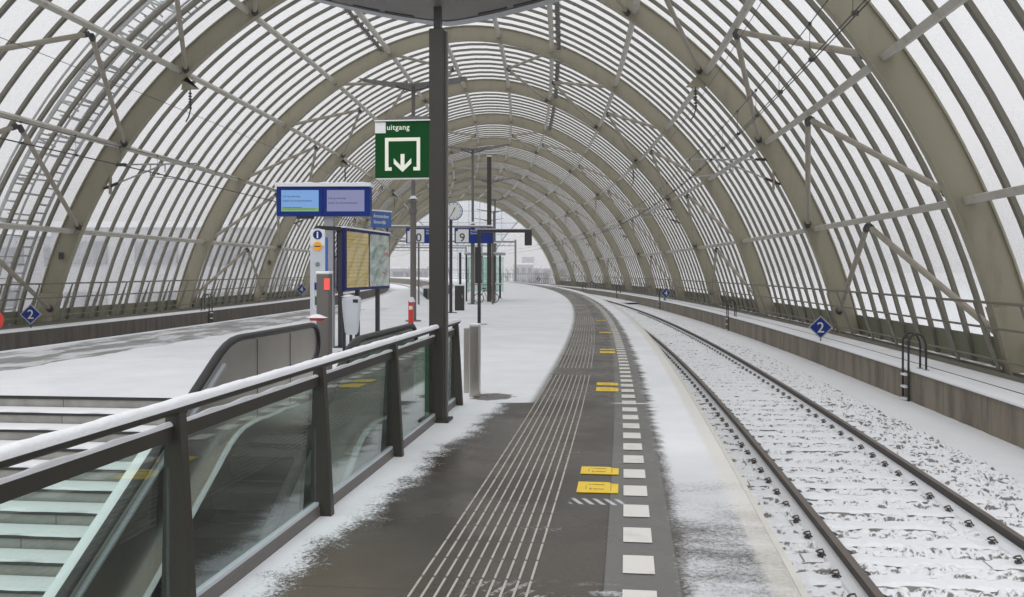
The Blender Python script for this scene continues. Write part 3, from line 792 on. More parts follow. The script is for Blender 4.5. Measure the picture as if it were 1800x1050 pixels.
hz = [hanger(i, sd) for i in (2, 4, 6, 8) for sd in (1, -1)]
def wires(side):
    dm = 2.42 if side > 0 else -12.75; rt = 'right' if side > 0 else 'left'
    G = f'overhead wires'
    def wire(name, d, zf, r, label):
        root = thing(name, POS(8, d, zf(8)), 0, label, 'overhead wire', G); L = Vector(root.location)
        mb = MB(); mb.tube([Vector(POS(s, d, zf(s)))-L for s in np.arange(-4, 232, 1.85)], r, 4); mb.build('wire', 'rope', root)
        return root, L
    sag = lambda s: 4.70-0.10*math.sin(math.pi*(((s-RIBS[0]) % 22.2)/22.2))
    r1, L = wire('contact_wire', dm, lambda s: 4.15, .010, f'pair of contact wires running above the {rt} track')
    mb = MB(); mb.tube([Vector(POS(s, dm+.05, 4.15))-L for s in np.arange(-4, 232, 1.85)], .010, 4); mb.build('wire', 'rope', r1)
    r2, L = wire('messenger_wire', dm, sag, .009, f'messenger wire with droppers above the {rt} contact wires')
    for s in np.arange(6.0, 120, 2.2):
        mb = MB(); mb.tube([Vector(POS(s, dm, sag(s)))-L, Vector(POS(s, dm, 4.15))-L], .005, 3); mb.box(Vector(POS(s, dm+.02, 4.15))-L, (.07, .05, .05)); mb.box(Vector(POS(s, dm, sag(s)))-L, (.04, .05, .04)); mb.build('dropper', 'rope', r2)
    wire('feeder_wire', dm+.2*side, lambda s: 6.33, .008, f'thin feeder wire hung from the arches high above the {rt} track')
wires(1); wires(-1)
# ------------------------------------------------------------------ stairs, escalator and their shaft
def lb(s, d): return POS(s, d, 0)
shaft = MB()
def wallq(s0, d0, s1, d1, z0, z1): shaft.face([POS(s0, d0, z0), POS(s1, d1, z0), POS(s1, d1, z1), POS(s0, d0, z1)])
ss = arange(S_B, S_ST, 0.79)
for a0, b0 in zip(ss[:-1], ss[1:]):
    wallq(a0, WELL[0], b0, WELL[0], -5.2, -0.004); wallq(a0, WELL[1]+.0, b0, WELL[1]+.0, -5.2, -0.004)
wallq(S_B, WELL[0], S_B, WELL[1], -5.2, -0.004); wallq(S_ST, WELL[0], S_ST, -3.12, -5.2, -0.2); wallq(S_ES, -3.12, S_ES, WELL[1], -5.2, -0.2)
wallq(S_ES, -3.12, S_ST, -3.12, -5.2, -0.004)
shaft.face([POS(S_B, WELL[0], -5.2), POS(S_B, WELL[1], -5.2), POS(S_ST, WELL[1], -5.2), POS(S_ST, WELL[0], -5.2)])
o = shaft.build('stairwell_walls', 'dark_wall'); tag(o, kind='structure')
st = at('staircase', S_ST, -5.36, 0, 'wide grey stone staircase with snow on every tread, going down beside the escalator', 'staircase')
RT, RH = 0.300, 0.1315
for k in range(30):
    s = S_ST-RT*k; c_ = Vector(POS(s, -5.36, 0)); rr = st.rotation_euler[2]
    mb = MB(); W_ = 4.44
    z = -RH*k
    # local coordinates: x across, y along; each step is its own box: riser, black nosing strip that also paints the shadow gap under the tread, snowy tread
    mb.box((0, -RT*k+.15, z-RH/2-.20), (W_, .30, RH+.36), 0)
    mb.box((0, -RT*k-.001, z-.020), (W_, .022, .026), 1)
    if k > 0:
        n = 60; kk = k
        def sn(i, j): 
            x = -W_/2+W_*i/(n-1); y = -RT*kk+(.0, .015, .15, .29)[j]+(.008*math.sin(x*7+kk*3)+.005*math.sin(x*19+kk) if j == 0 else 0)
            return (x, y-.008, z+(-.006, .012, .014, .014)[j])
        mb.grid(sn, n, 4, 2)
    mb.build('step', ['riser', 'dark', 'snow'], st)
# escalator
es = thing('escalator', POS(S_ES, -2.45, 0), 0, 'escalator with stainless steel sides and black handrails, behind the glass fence', 'escalator'); ei = -Vector(POS(S_ES, -2.45, 0))
def zc(s):
    a0, b0, sl = 6.85, 6.42, 0.572
    if s >= a0: return 0.0
    if s <= b0: return -sl*((a0-b0)/2+(b0-s))
    return -sl*(a0-s)**2/(2*(a0-b0))
ES = [t for t in np.arange(-4, 6.0, .5)]+list(np.arange(6.0, 8.5, .12))+[8.5]
def eb(mb, name, mats, smooth=False): o = mb.build(name, mats, es, smooth); o.location = ei; return o
for d, inner in ((-2.935, 1), (-1.99, -1)):
    # handrail loop and newel
    hr = [(s, .885+zc(s)) for s in ES]+[(8.5+.17*math.sin(a_), .715+.17*math.cos(a_)) for a_ in np.linspace(.3, math.pi*.98, 9)]+[(8.30, .50), (8.1, .50)]
    mb = MB(); n = len(hr)
    def hf(i, j):
        a_ = 2*math.pi*j/8; s, z = hr[i]; return POS(s, d+.036*math.cos(a_), z+.024*math.sin(a_))
    def hfn(i, j):
        a_ = 2*math.pi*j/8; s, z = hr[i]; s2, z2 = hr[min(i+1, n-1)]; s1, z1 = hr[max(i-1, 0)]
        ts, tz = s2-s1, z2-z1; L = math.hypot(ts, tz) or 1; return POS(s-tz/L*.024*math.sin(a_), d+.038*math.cos(a_), z+ts/L*.024*math.sin(a_))
    mb.grid(hfn, n, 8, closev=True); eb(mb, 'handrail', 'black', True)
    # steel balustrade panel under the handrail
    for q in (-1, 1):
        pass
    mb = MB()
    up = [(s, .86+zc(s)) for s in ES]+[(8.5+.14*math.sin(a_), .715+.14*math.cos(a_)) for a_ in np.linspace(.3, math.pi*.5, 5)]+[(8.62, .2)]
    lo = [(s, .20+zc(s)) for s in ES]+[(s_, .20) for s_ in np.linspace(8.52, 8.6, 5)]+[(8.62, .19)]
    def pnl(i, j): 
        s, z = (lo, up, up, lo)[j][i]; return POS(s, d+(-.014, -.014, .014, .014)[j], z)
    mb.grid(pnl, len(up), 4, closev=True); eb(mb, 'balustrade_panel', 'inox')
    mb = MB()
    for s in (7.15, 7.9):
        mb.box(POS(s, d+inner*.016, .52), (.004, .003, .66), 0, float(TH(s)))
    eb(mb, 'panel_joint', 'post2')
    tr = [t for t in ES if t < 6.6]
    mb = MB(); mb.grid(lambda i, j: POS(tr[i], d+inner*(.015, .045, .045, .015)[j], (.79, .79, .812, .812)[j]+zc(tr[i])), len(tr), 4, closev=True); eb(mb, 'handrail_trim', 'silver')
    # deck and skirt
    mb = MB()
    def dk(i, j):
        s = (ES+[8.7])[i]; dd, z = ((-.10, .0), (-.10, .225), (.10, .225), (.10, .0))[j]; z -= .0 if j in (1, 2) else .35
        return POS(s, d+dd, z+zc(s))
    mb.grid(dk, len(ES)+1, 4, closev=True); mb.face([dk(len(ES), j) for j in range(4)]); eb(mb, 'deck', 'inox')
    mb = MB()
    sn_ = [t for t in ES if t < 8.0]
    def sk(i, j):
        s = sn_[i]; dd, z = ((-.10, .226), (-.085, .243), (-.05, .243), (-.04, .226))[j]; return POS(s, d+(dd if inner > 0 else dd)*1.0, z+zc(s)+.006*math.sin(s*9))
    mb.grid(sk, len(sn_), 4); eb(mb, 'deck_snow', 'snow')
    mb = MB()
    def sk2(i, j):
        s = sn_[i]; dd, z = ((.10, .226), (.09, .240), (.065, .240), (.05, .226))[j]; return POS(s, d+dd, z+zc(s)+.005*math.sin(s*11))
    mb.grid(sk2, len(sn_), 4); eb(mb, 'deck_snow', 'snow')
mb = MB()
def stp(i, j): s = ES[i]; return POS(s, (-2.88, -2.08)[j], -.02+zc(s))
mb.grid(stp, len(ES), 2); eb(mb, 'step_band', 'black')
mb = MB()
for k in range(34):
    s = 7.0-.36*k; z = zc(s)-.0
    mb.box(POS(s, -2.48, z+.03), (.78, .36, .12), 0, float(TH(s)))
    mb.box(POS(s+.17, -2.48, z+.093), (.78, .02, .006), 1, float(TH(s)))
eb(mb, 'escalator_steps', ['black', 'dark'])
mb = MB(); mb.box(POS(8.0, -2.48, .035), (.78, .16, .03), 0, float(TH(8))); eb(mb, 'comb_plate', 'inox')
mb = MB(); mb.box(POS(8.35, -2.48, .01), (.80, .5, .02), 0, float(TH(8))); eb(mb, 'landing_plate', 'inox')
cw = thing('stair_cheek_wall', POS(4, -3.02, -1), 0, 'snow-topped sloping wall between the stairs and the escalator', 'low wall'); cwi = -Vector(POS(4, -3.02, -1))
cs = [t for t in ES if t <= 5.5]+[5.75]
mb = MB(); mb.grid(lambda i, j: POS(cs[i], (-2.985, -2.985, -3.062, -3.062)[j], ((-1.3, .845, .845, -1.3)[j])+zc(cs[i])), len(cs), 4, closev=True)
mb.face([POS(cs[-1], d_, z_+zc(cs[-1])) for d_, z_ in ((-2.985, -1.3), (-2.985, .845), (-3.062, .845), (-3.062, -1.3))]); o = mb.build('wall_body', 'concrete', cw); o.location = cwi
mb = MB(); mb.grid(lambda i, j: POS(cs[i], (-2.975, -2.99, -3.023, -3.055, -3.072)[j], (.845, .862, .866, .862, .845)[j]+zc(cs[i])+.004*math.sin(cs[i]*15)), len(cs), 5); o = mb.build('snow_cap', 'snow', cw); o.location = cwi
# ------------------------------------------------------------------ glass fence round the stairwell
fn = at('glass_fence', 3.45, -1.76, 0, 'glass panel fence with tapered dark posts and a snow-topped tube handrail beside the stairwell', 'glass fence'); fi = None
def fb(mb, name, mats, smooth=False, bevel=0.0):
    o = mb.build(name, mats, fn, smooth, bevel); o.matrix_parent_inverse = Matrix.LocRotScale(fn.location, fn.rotation_euler, None).inverted(); return o
FS = [-1.71, .01, 1.73, 3.45, 5.17, 6.89, 8.50, 9.60]
fe = arange(-3.5, 9.66, .55)
mb = MB(); mb.tube([POS(s, -1.745, .862) for s in fe], .026, 10); fb(mb, 'handrail', 'post', True)
r_ = random.Random(3); n = 240
def sc(i, j):
    s = -3.5+13.15*i/(n-1); wv = .0015*math.sin(s*13)+.0015*math.sin(s*41)+r_.uniform(-.001, .001)
    a_ = math.pi*j/8; return POS(s, -1.745+.029*math.cos(a_), .868+(.030+wv)*math.sin(a_)**.7 if 0 < j < 8 else .866)
mb = MB(); mb.grid(sc, n, 9); fb(mb, 'handrail_snow', 'snow', True)
mb = MB(); mb.sweep([(-1.785, .735), (-1.755, .735), (-1.755, .79), (-1.785, .79)], fe); fb(mb, 'top_bar', 'post')
mb = MB(); 
def sc2(i, j):
    s = -3.5+13.0*i/(n-1); a_ = math.pi*j/6; return POS(s, -1.77+.017*math.cos(a_), .79+(.014+.004*math.sin(s*17)+r_.uniform(-.001, .001))*math.sin(a_))
mb.grid(sc2, n, 7); fb(mb, 'bar_snow', 'snow', True)
mb = MB(); mb.sweep([(-1.80, .0), (-1.745, .0), (-1.745, .05), (-1.755, .062), (-1.79, .062), (-1.80, .05)], fe); fb(mb, 'bottom_bar', 'post2')
mb = MB(); mb.sweep([(-1.782, .062), (-1.752, .062), (-1.752, .080), (-1.782, .080)], fe); fb(mb, 'glazing_bead', 'silver')
for a0, b0 in zip(FS[:-1], FS[1:]):
    mb = MB(); mb.sweep([(-1.776, .075), (-1.764, .075), (-1.764, .735), (-1.776, .735)], [a0+.04, (a0+b0)/2, b0-.04]); fb(mb, 'glass_panel', 'fence_glass')
for i, s in enumerate(FS):
    if i == 6: continue
    mb = MB()
    for (y0, y1) in ((-.030, .030),):
        pr = [(-.06, 0), (.065, 0), (.020, .80), (.014, .845), (-.04, .845), (-.045, .78)]
        mb.prism(pr, y0, y1)
    f = POS(s, -1.745, 0); rz = float(TH(s)); mm = Matrix.Translation(f) @ Matrix.Rotation(rz, 4, 'Z')
    mb.v = [tuple(mm @ Vector(v)) for v in mb.v]; fb(mb, 'post', 'post', bevel=.003)
mb = MB(); mb.box(POS(8.62, -1.885, .40), (.17, .012, .66), 0, float(TH(8.6))); fb(mb, 'return_glass', 'deep_glass')
# ------------------------------------------------------------------ the big lamp mast in the foreground with the exit sign
def wing(mb, half, dep, mi_top=0, rise=.20, th=.05):
    nx, ny = 25, 5
    def zf(x): return rise*abs(x/half)**1.35
    for zz, side in ((0, 0), (th, 1)):
        def f(i, j):
            x = -half+2*half*i/(nx-1); tp = 1-.35*abs(x/half)**3
            return (x, (-dep/2+dep*j/(ny-1))*tp, zf(x)+(th*(1-.7*abs(x/half)) if side else 0))
        mb.grid(f, nx, ny, mi_top)
    for j in (0, ny-1):
        for i in range(nx-1):
            q = []
            for (ii, sd) in ((i, 0), (i+1, 0), (i+1, 1), (i, 1)):
                x = -half+2*half*ii/(nx-1); tp = 1-.35*abs(x/half)**3; q.append((x, (-dep/2+dep*j/(ny-1))*tp, zf(x)+(th*(1-.7*abs(x/half)) if sd else 0)))
            mb.face(q, mi_top)
m1 = at('lamp_mast', 8.57, -1.745, 0, 'thick square dark mast in the foreground carrying the green exit sign', 'lamp mast', 'platform lamp masts')
mb = MB(); mb.box((0, 0, 1.81), (.135, .17, 3.62)); mb.build('mast_tube', 'post', m1, bevel=.008)
mb = MB(); mb.box((.078, .03, 1.81), (.018, .06, 3.60)); mb.build('cable_channel', 'post2', m1)
mb = MB(); mb.box((0, 0, .012), (.24, .26, .024)); mb.build('base_plate', 'post', m1)
mb = MB(); mb.box((0, 0, 3.72), (.068, .068, .25)); mb.build('neck', 'dark', m1)
mb = MB(); wing(mb, 1.75, .95, rise=.40, th=.09); o = mb.build('reflector_wing', 'post2', m1, smooth=False); o.location = (0, .12, 3.83)
mb = MB(); 
for sg in (-1, 1):
    for (x0, x1) in ((.32, .60), (.66, .92), (1.15, 1.42)):
        z0 = .40*((x0)/1.75)**1.35; z1 = .40*((x1)/1.75)**1.35
        mb = MB(); mb.bar((sg*x0, .40, 3.825+z0), (sg*x1, .40, 3.825+z1), .035, .012); mb.build('light_slot', 'black', m1)
mb = MB()
def undr(i, j): x = -1.5+3.0*i/24; return (x, .34+.17*j+.12, 3.826+.40*abs(x/1.75)**1.35-.004)
mb.grid(undr, 25, 2); mb.build('slot_strip', 'grey', m1)
# further lamps: slim masts with gull-wing reflectors
lamps = [25.8, 39.6, 53.4, 67.2, 81.0, 94.8, 108.6]; lword = ['nearest', 'second', 'third', 'fourth', 'fifth', 'sixth', 'last']
root = at('lamp_mast', lamps[0], -5.42, 0, 'slim grey lamp mast with a gull-wing reflector, nearest of the row of seven', 'lamp mast', 'platform lamp masts')
mb = MB(); mb.tube([(0, 0, 0), (0, 0, 3.3)], .085, 12); mb.tube([(0, 0, 3.3), (0, 0, 3.34), (0, 0, 3.4)], [.13, .13, .05], 12); mb.build('lower_mast', 'post2', root, smooth=False)
mb = MB(); mb.tube([(0, 0, 3.4), (0, 0, 6.5)], .055, 8); mb.build('upper_mast', 'post2', root)
mb = MB(); mb.tube([(0, 0, 3.0), (0, 0, 3.12)], .11, 12); mb.tube([(0, 0, 3.4), (0, 0, 3.5)], [.12, .04], 10, 1); mb.build('collar', ['post2', 'snow'], root)
mb = MB(); mb.tube([(0, 0, 0), (0, 0, .03)], .22, 12); mb.build('base_plate', 'post2', root)
mb = MB(); wing(mb, 1.48, .75, rise=.22, th=.04); o = mb.build('reflector_wing', 'post2', root); o.location = (0, 0, 6.5)
mb = MB(); mb.tube([(-.5, 0, 6.52), (0, 0, 6.38), (.5, 0, 6.52)], .025, 5); mb.build('wing_strut', 'post2', root)
for k in range(1, 7):
    s = lamps[k]; dup(root, POS(s, -5.16, 0), float(TH(s)), f'slim grey lamp mast with a gull-wing reflector, {lword[k]} of the row of seven')
# exit sign
ex = at('exit_sign', 8.50, -2.06, 2.25, 'square green exit sign reading uitgang on the left of the thick dark mast', 'exit sign')
Wd = .262
mb = MB(); mb.box((0, .05, .26), (2*Wd, .10, .52)); mb.build('sign_box', 'navy', ex, bevel=.004)
mb = MB(); mb.box((0, -.004, .26), (2*Wd-.006, .008, .512)); mb.build('sign_face', 'green', ex)
mb = MB(); mb.box((.10, .06, .55), (.34, .10, .035)); mb.box((0, .04, -.006), (.50, .08, .010), 1); mb.box((.28, .06, .26), (.03, .06, .5)); mb.build('mounting_bracket', ['post2', 'white'], ex)
mb = MB(); mb.box((0, .03, .526), (2*Wd, .12, .010)); mb.build('snow_cap', 'snow', ex)
mb = MB(); mb.box((-Wd+.053, -.011, .463), (.10, .006, .10)); mb.build('white_square', 'white', ex)
mb = MB(); yy = -.011
mb.box((0, yy, .353), (.33, .006, .032)); mb.box((-.149, yy, .201), (.032, .006, .272)); mb.box((.149, yy, .201), (.032, .006, .272))
mb.box((-.1175, yy, .081), (.031, .006, .032)); mb.box((.1175, yy, .081), (.031, .006, .032))
mb.box((0, yy, .155), (.036, .006, .126))
mb.prism([(0, .052), (.082, .130), (.082, .178), (.018, .112), (-.018, .112), (-.082, .178), (-.082, .130)], yy-.0045, yy+.0045)
mb.build('arrow_symbol', 'lit_white', ex)
text('lettering', 'uitgang', .070, (-.150, -.009, .443), 'lit_white', ex, bold=.0006, spc=1.08)
# stainless posts at the fence end
b1 = at('steel_bollard', 10.28, -1.655, 0, 'tall stainless steel bollard at the end of the glass fence', 'bollard')
mb = MB(); mb.box((0, 0, .395), (.115, .10, .79)); mb.box((0, 0, .80), (.12, .105, .02), 1); mb.build('bollard_body', ['inox', 'snow'], b1, bevel=.012)
b2 = at('steel_bollard', 10.62, -1.80, 0, 'narrow stainless post half hidden between the fence end and the taller bollard', 'bollard')
mb = MB(); mb.box((0, 0, .37), (.06, .09, .74)); mb.box((0, 0, .745), (.065, .095, .012), 1); mb.build('bollard_body', ['inox', 'snow'], b2, bevel=.01)
# control post beside the escalator with red reflector
cp = at('control_post', 9.05, -2.98, 0, 'grey metal control post with a red reflector beside the escalator end', 'control post')
mb = MB(); mb.box((0, 0, .68), (.132, .12, 1.36)); mb.build('post_body', 'post2', cp, bevel=.012)
mb = MB(); mb.box((.045, -.064, 1.26), (.055, .012, .115)); mb.build('reflector', 'redlit', cp)
mb = MB(); mb.box((0, 0, 1.372), (.15, .125, .03)); mb.build('snow_cap', 'snow', cp, bevel=.012)
es2 = at('emergency_stop', 8.70, -2.96, .90, 'small red emergency stop box with snow on top at the escalator newel', 'emergency stop')
mb = MB(); mb.box((.02, 0, .03), (.13, .08, .03)); mb.build('stop_box', 'red', es2, bevel=.008)
mb = MB(); mb.grid(lambda i, j: (-.08+.19*i/8, -.06+.12*j/4, .043+.035*math.sin(math.pi*i/8)*math.sin(math.pi*j/4)), 9, 5); mb.build('snow_cap', 'snow', es2, smooth=True)
# ------------------------------------------------------------------ camera-facing helpers: place by direction and range, but at real depth
def cpos(px, D):   # a point on the ground seen at image column px (1800 wide) at depth D
    x = (px-900)/1650*D; c_, s_ = math.cos(.13194), math.sin(.13194)
    return (x*c_-D*s_, x*s_+D*c_)
def cthing(name, px, D, z, label, cat, rz=.13194, group=None): x, y = cpos(px, D); return thing(name, (x, y, z), rz, label, cat, group)
# departure display
dd = cthing('departure_display', 568, 17.0, 0, 'blue double departure display with two lit screens and snow on its roof', 'departure display', rz=.13194-.02)
mb = MB(); mb.box((0, .12, 2.655), (1.70, .24, .53)); mb.build('display_case', 'blue', dd, bevel=.01)
mb = MB(); mb.box((0, .12, 2.95), (1.74, .34, .055)); mb.grid(lambda i, j: (-.87+1.74*i/20, -.04+.34*j/4, 2.977+.035*math.sin(math.pi*j/4)*(1-.3*math.sin(i*1.7))), 21, 5); mb.build('snow_cap', 'snow', dd)
for x, mt in ((-.42, 'screen_blue'), (.41, 'screen_grey')):
    mb = MB(); mb.box((0, 0, 0), (.68, .008, .385)); o = mb.build('screen', mt, dd); o.location = (x, -.005, 2.665)
    t0 = text('lettering', 'Let op omroep', .052, (-.315, -.006, .065 if x < 0 else .03), 'ink', o)
    t0 = text('lettering', 'Listen to announcements', .052, (-.315, -.006, -.015 if x < 0 else -.055), 'ink', o)
    if x < 0:
        mb = MB(); mb.box((-.14, -.006, -.122), (.36, .003, .008)); mb.box((-.02, -.006, -.150), (.6, .003, .008)); mb.build('status_line', 'ink', o)
mb = MB(); mb.box((0, -.002, 2.655), (.014, .006, .5)); mb.build('centre_bar', 'navy', dd)
mb = MB(); mb.box((.08, .17, 1.2), (.17, .16, 2.4)); mb.build('column', 'grey', dd, bevel=.006)
mb = MB(); mb.box((-.35, .12, 2.37), (.3, .12, .05)); mb.build('speaker', 'dark', dd)
# information pillar
ip = cthing('info_pillar', 559.5, 15.6, 0, 'slim pale grey information pillar with a blue i and an orange disc', 'information pillar')
mb = MB(); out = [(-.125, 0), (.125, 0), (.125, 1.92)]+[(.125*math.cos(a_), 1.975+.125*math.sin(a_)) for a_ in np.linspace(0, math.pi, 11)]+[(-.125, 1.92)]
mb.prism(out, -.05, .05); mb.build('pillar_body', 'silver', ip)
mb = MB(); mb.box((.14, .0, 1.35), (.03, .09, 1.2)); mb.build('side_strip', 'bluep', ip)
def disc(mb, x, z, r, y, mi=0, n=20, dep=.006): mb.prism([(x+r*math.cos(2*math.pi*k/n), z+r*math.sin(2*math.pi*k/n)) for k in range(n)], y-dep, y, mi)
mb = MB(); mb.box((0, -.054, 1.945), (.235, .006, .27)); mb.build('head_panel', 'white', ip)
mb = MB(); disc(mb, 0, 1.99, .075, -.058); mb.build('info_disc', 'blue', ip)
text('lettering', 'i', .15, (0, -.066, 1.94), 'white', ip, 'CENTER', bold=.006)
mb = MB(); disc(mb, 0, 1.80, .075, -.058); mb.build('orange_disc', 'orange', ip)
mb = MB(); mb.box((0, -.066, 1.80), (.10, .003, .018)); mb.build('disc_text_line', 'ink', ip)
mb = MB()
for i in range(5):
    for j in range(5):
        if (i-2)**2+(j-2)**2 < 6: disc(mb, (i-2)*.016, 1.50+(j-2)*.016, .0055, -.052, n=6)
mb.build('speaker_grille', 'dark', ip)
mb = MB(); P = [(-.07, .82)]+[(.07*math.cos(a_)*1.0, 1.24+.07*math.sin(a_)) for a_ in np.linspace(math.pi, 0, 9)]+[(.07, .82)]+[(.07*math.cos(a_), .82+.07*math.sin(a_)) for a_ in np.linspace(0, -math.pi, 9)]
mb.tube([(x, -.055, z) for x, z in P], .008, 5, closed=True); mb.build('call_panel_rim', 'white', ip)
mb = MB(); mb.box((-.0, -.056, 1.14), (.10, .006, .12)); mb.box((0, -.056, .90), (.08, .006, .14), 1); mb.box((0, -.058, 1.02), (.06, .006, .05), 2); mb.build('call_panel', ['blue', 'green', 'white'], ip)
# timetable case (two posters in a navy frame on black posts)
A = Vector(cpos(607, 17.05)); B = Vector(cpos(686, 19.75)); dv = B-A; Lc = dv.length; rzc = math.atan2(dv.y, dv.x)
tc = thing('timetable_case', (A.x, A.y, 0), rzc, 'navy framed display case with a yellow timetable and a city map on black posts', 'timetable case')
ZT, ZB = 2.18, 1.03
mb = MB(); mb.box((Lc/2, .09, (ZT+ZB)/2), (Lc, .16, ZT-ZB)); mb.build('case_frame', 'navy', tc, bevel=.01)
mb = MB(); mb.box((Lc/2, .09, ZT+.015), (Lc+.03, .19, .03)); mb.build('snow_cap', 'snow', tc)
for (x0, x1, mt) in ((.10, Lc*.50-.05, 'poster_y'), (Lc*.50+.05, Lc-.08, 'poster_m')):
    mb = MB(); mb.box(((x0+x1)/2, .004, (ZT+ZB)/2), (x1-x0, .008, ZT-ZB-.12)); o = mb.build('poster', mt, tc)
    if mt == 'poster_y':
        mb = MB(); mb.box(((x0+x1)/2, -.002, (ZT+ZB)/2), (.03, .004, ZT-ZB-.12)); mb.box(((x0+x1)/2, -.0025, ZT-.42), (x1-x0, .004, .012)); mb.build('poster_divider', 'offwhite', o)
    mb = MB(); mb.box(((x0+x1)/2, -.016, (ZT+ZB)/2), (x1-x0+.02, .006, ZT-ZB-.10)); mb.build('case_glass', 'case_clear', tc)
for x in (.03, .95, Lc-.55): 
    mb = MB(); mb.box((x, .1, .6 if x > .5 else 1.1), (.075, .075, 1.2 if x > .5 else 2.24)); mb.box((x, .1, .012), (.24, .2, .02)); mb.build('post', 'blackpost', tc)
mb = MB(); mb.bar((-.02, .1, 2.16), (-.5, .35, 2.16), .06, .07); mb.build('top_bracket', 'blackpost', tc)
# station name sign above the case
sn_ = cthing('station_name_sign', 670, 20.6, 2.36, 'small blue station name sign in white letters above the timetable case', 'name sign', rz=rzc-.42)
mb = MB(); mb.box((0, 0, .16), (.62, .05, .36)); mb.build('sign_panel', 'bluep', sn_, bevel=.006)
mb = MB(); mb.box((0, 0, .352), (.64, .07, .03)); mb.build('snow_cap', 'snow', sn_)
text('lettering', 'Amsterdam', .105, (-.28, -.028, .20), 'white', sn_, bold=.001); text('lettering', 'Sloterdijk', .105, (-.28, -.028, .07), 'white', sn_, bold=.001)
for x in (-.22, .2):
    mb = MB(); mb.box((x, 0, -.10), (.03, .03, .18)); mb.build('bracket', 'blackpost', sn_)
# litter bin hung on its post
bn = cthing('litter_bin', 618, 16.0, 0, 'pale grey litter bin with snow on top, hung on a black post', 'litter bin')
secs = [(.31, .085, .075), (.36, .11, .09), (.62, .14, .105), (.86, .16, .12), (.93, .155, .12), (.965, .11, .085), (.97, .0, .0)]
def bf(i, j):
    z, rx, ry = secs[i]; a_ = 2*math.pi*j/24; e = .55
    cx = math.copysign(abs(math.cos(a_))**e, math.cos(a_)); sy = math.copysign(abs(math.sin(a_))**e, math.sin(a_))
    return (rx*cx, ry*sy, z)
mb = MB(); mb.grid(bf, len(secs), 24, closev=True); mb.face([bf(0, j) for j in range(24)]); mb.build('bin_body', 'bin', bn, smooth=True)
mb = MB(); mb.box((.085, -.115, .885), (.085, .02, .055)); mb.build('bin_opening', 'black', bn)
mb = MB(); mb.grid(lambda i, j: ((-.17+.24*i/8), (-.10+.2*j/4), .955+.04*math.sin(math.pi*i/8)*math.sin(math.pi*j/4)), 9, 5); mb.build('snow_cap', 'snow', bn, smooth=True)
mb = MB(); mb.box((-.125, .0, .45), (.05, .05, .90)); mb.box((-.02, .05, .2), (.045, .045, .4)); mb.box((-.08, .02, .01), (.3, .18, .02)); mb.build('post', 'blackpost', bn)
# red hydrant pillar by the nearest lamp mast
rp = cthing('red_pillar', 722.5, 24.2, 0, 'narrow red pillar with a snowy rounded top beside the slim lamp mast', 'red pillar')
mb = MB(); mb.box((0, 0, .31), (.13, .13, .62)); mb.tube([(0, -.065, .62), (0, .065, .62)], .065, 12); mb.build('pillar_body', 'red', rp, bevel=.01)
mb = MB(); mb.tube([(0.01, -.07, .655), (0.01, .07, .655)], .07, 10); mb.box((.075, 0, .62), (.05, .1, .05)); mb.build('snow_cap', 'snow', rp)
mb = MB(); mb.box((0, -.068, .45), (.09, .008, .09)); mb.build('white_label', 'white', rp)
# clock
ck = cthing('platform_clock', 792.5, 31.4, 0, 'round white platform clock on a tall black pole', 'clock')
mb = MB(); mb.tube([(0, 0, 0), (0, 0, 3.15)], .055, 10); mb.box((0, 0, .012), (.4, .25, .02)); mb.build('pole', 'blackpost', ck)
mb = MB(); disc(mb, .09, 3.40, .31, .07, n=32, dep=.14); o = mb.build('clock_case', 'bluep', ck)
mb = MB(); disc(mb, .09, 3.40, .285, -.072, n=32, dep=.006); mb.build('clock_face', 'white', ck)
mb = MB()
for k in range(12):
    a_ = k*math.pi/6; mb.bar((.09+.22*math.sin(a_), -.082, 3.40+.22*math.cos(a_)), (.09+.26*math.sin(a_), -.082, 3.40+.26*math.cos(a_)), .02, .006, up=(0, 1, 0))
mb.build('hour_marks', 'ink', ck)
for nm, a_, L, w_ in (('hour_hand', R(25), .14, .032), ('minute_hand', R(210), .21, .022)):
    mb = MB(); mb.bar((.09, -.086, 3.40), (.09+L*math.sin(a_), -.086, 3.40+L*math.cos(a_)), w_, .006, up=(0, 1, 0)); mb.build(nm, 'ink', ck)
# portal with a signal box (T-shaped pole)
tp = cthing('signal_pole', 842.3, 24.5, 0, 'black pole with a long arm to the right ending in a small black box', 'signal pole')
mb = MB(); mb.box((0, 0, 1.22), (.085, .085, 2.44)); mb.build('pole', 'blackpost', tp)
mb = MB(); mb.box((.66, 0, 2.44), (1.42, .09, .085)); mb.build('arm', 'blackpost', tp)
mb = MB(); mb.box((1.28, 0, 2.24), (.19, .16, .36)); mb.build('signal_box', 'black', tp, bevel=.02)
mb = MB(); mb.box((.62, 0, 2.49), (1.45, .085, .018)); mb.build('snow_cap', 'snow', tp)
mb = MB(); mb.box((0, 0, .01), (.42, .2, .02)); mb.build('base_plate', 'grey', tp)
mb = MB(); mb.box((-.03, .05, 1.55), (.16, .14, .95)); mb.build('cabinet_panel', 'black', tp)
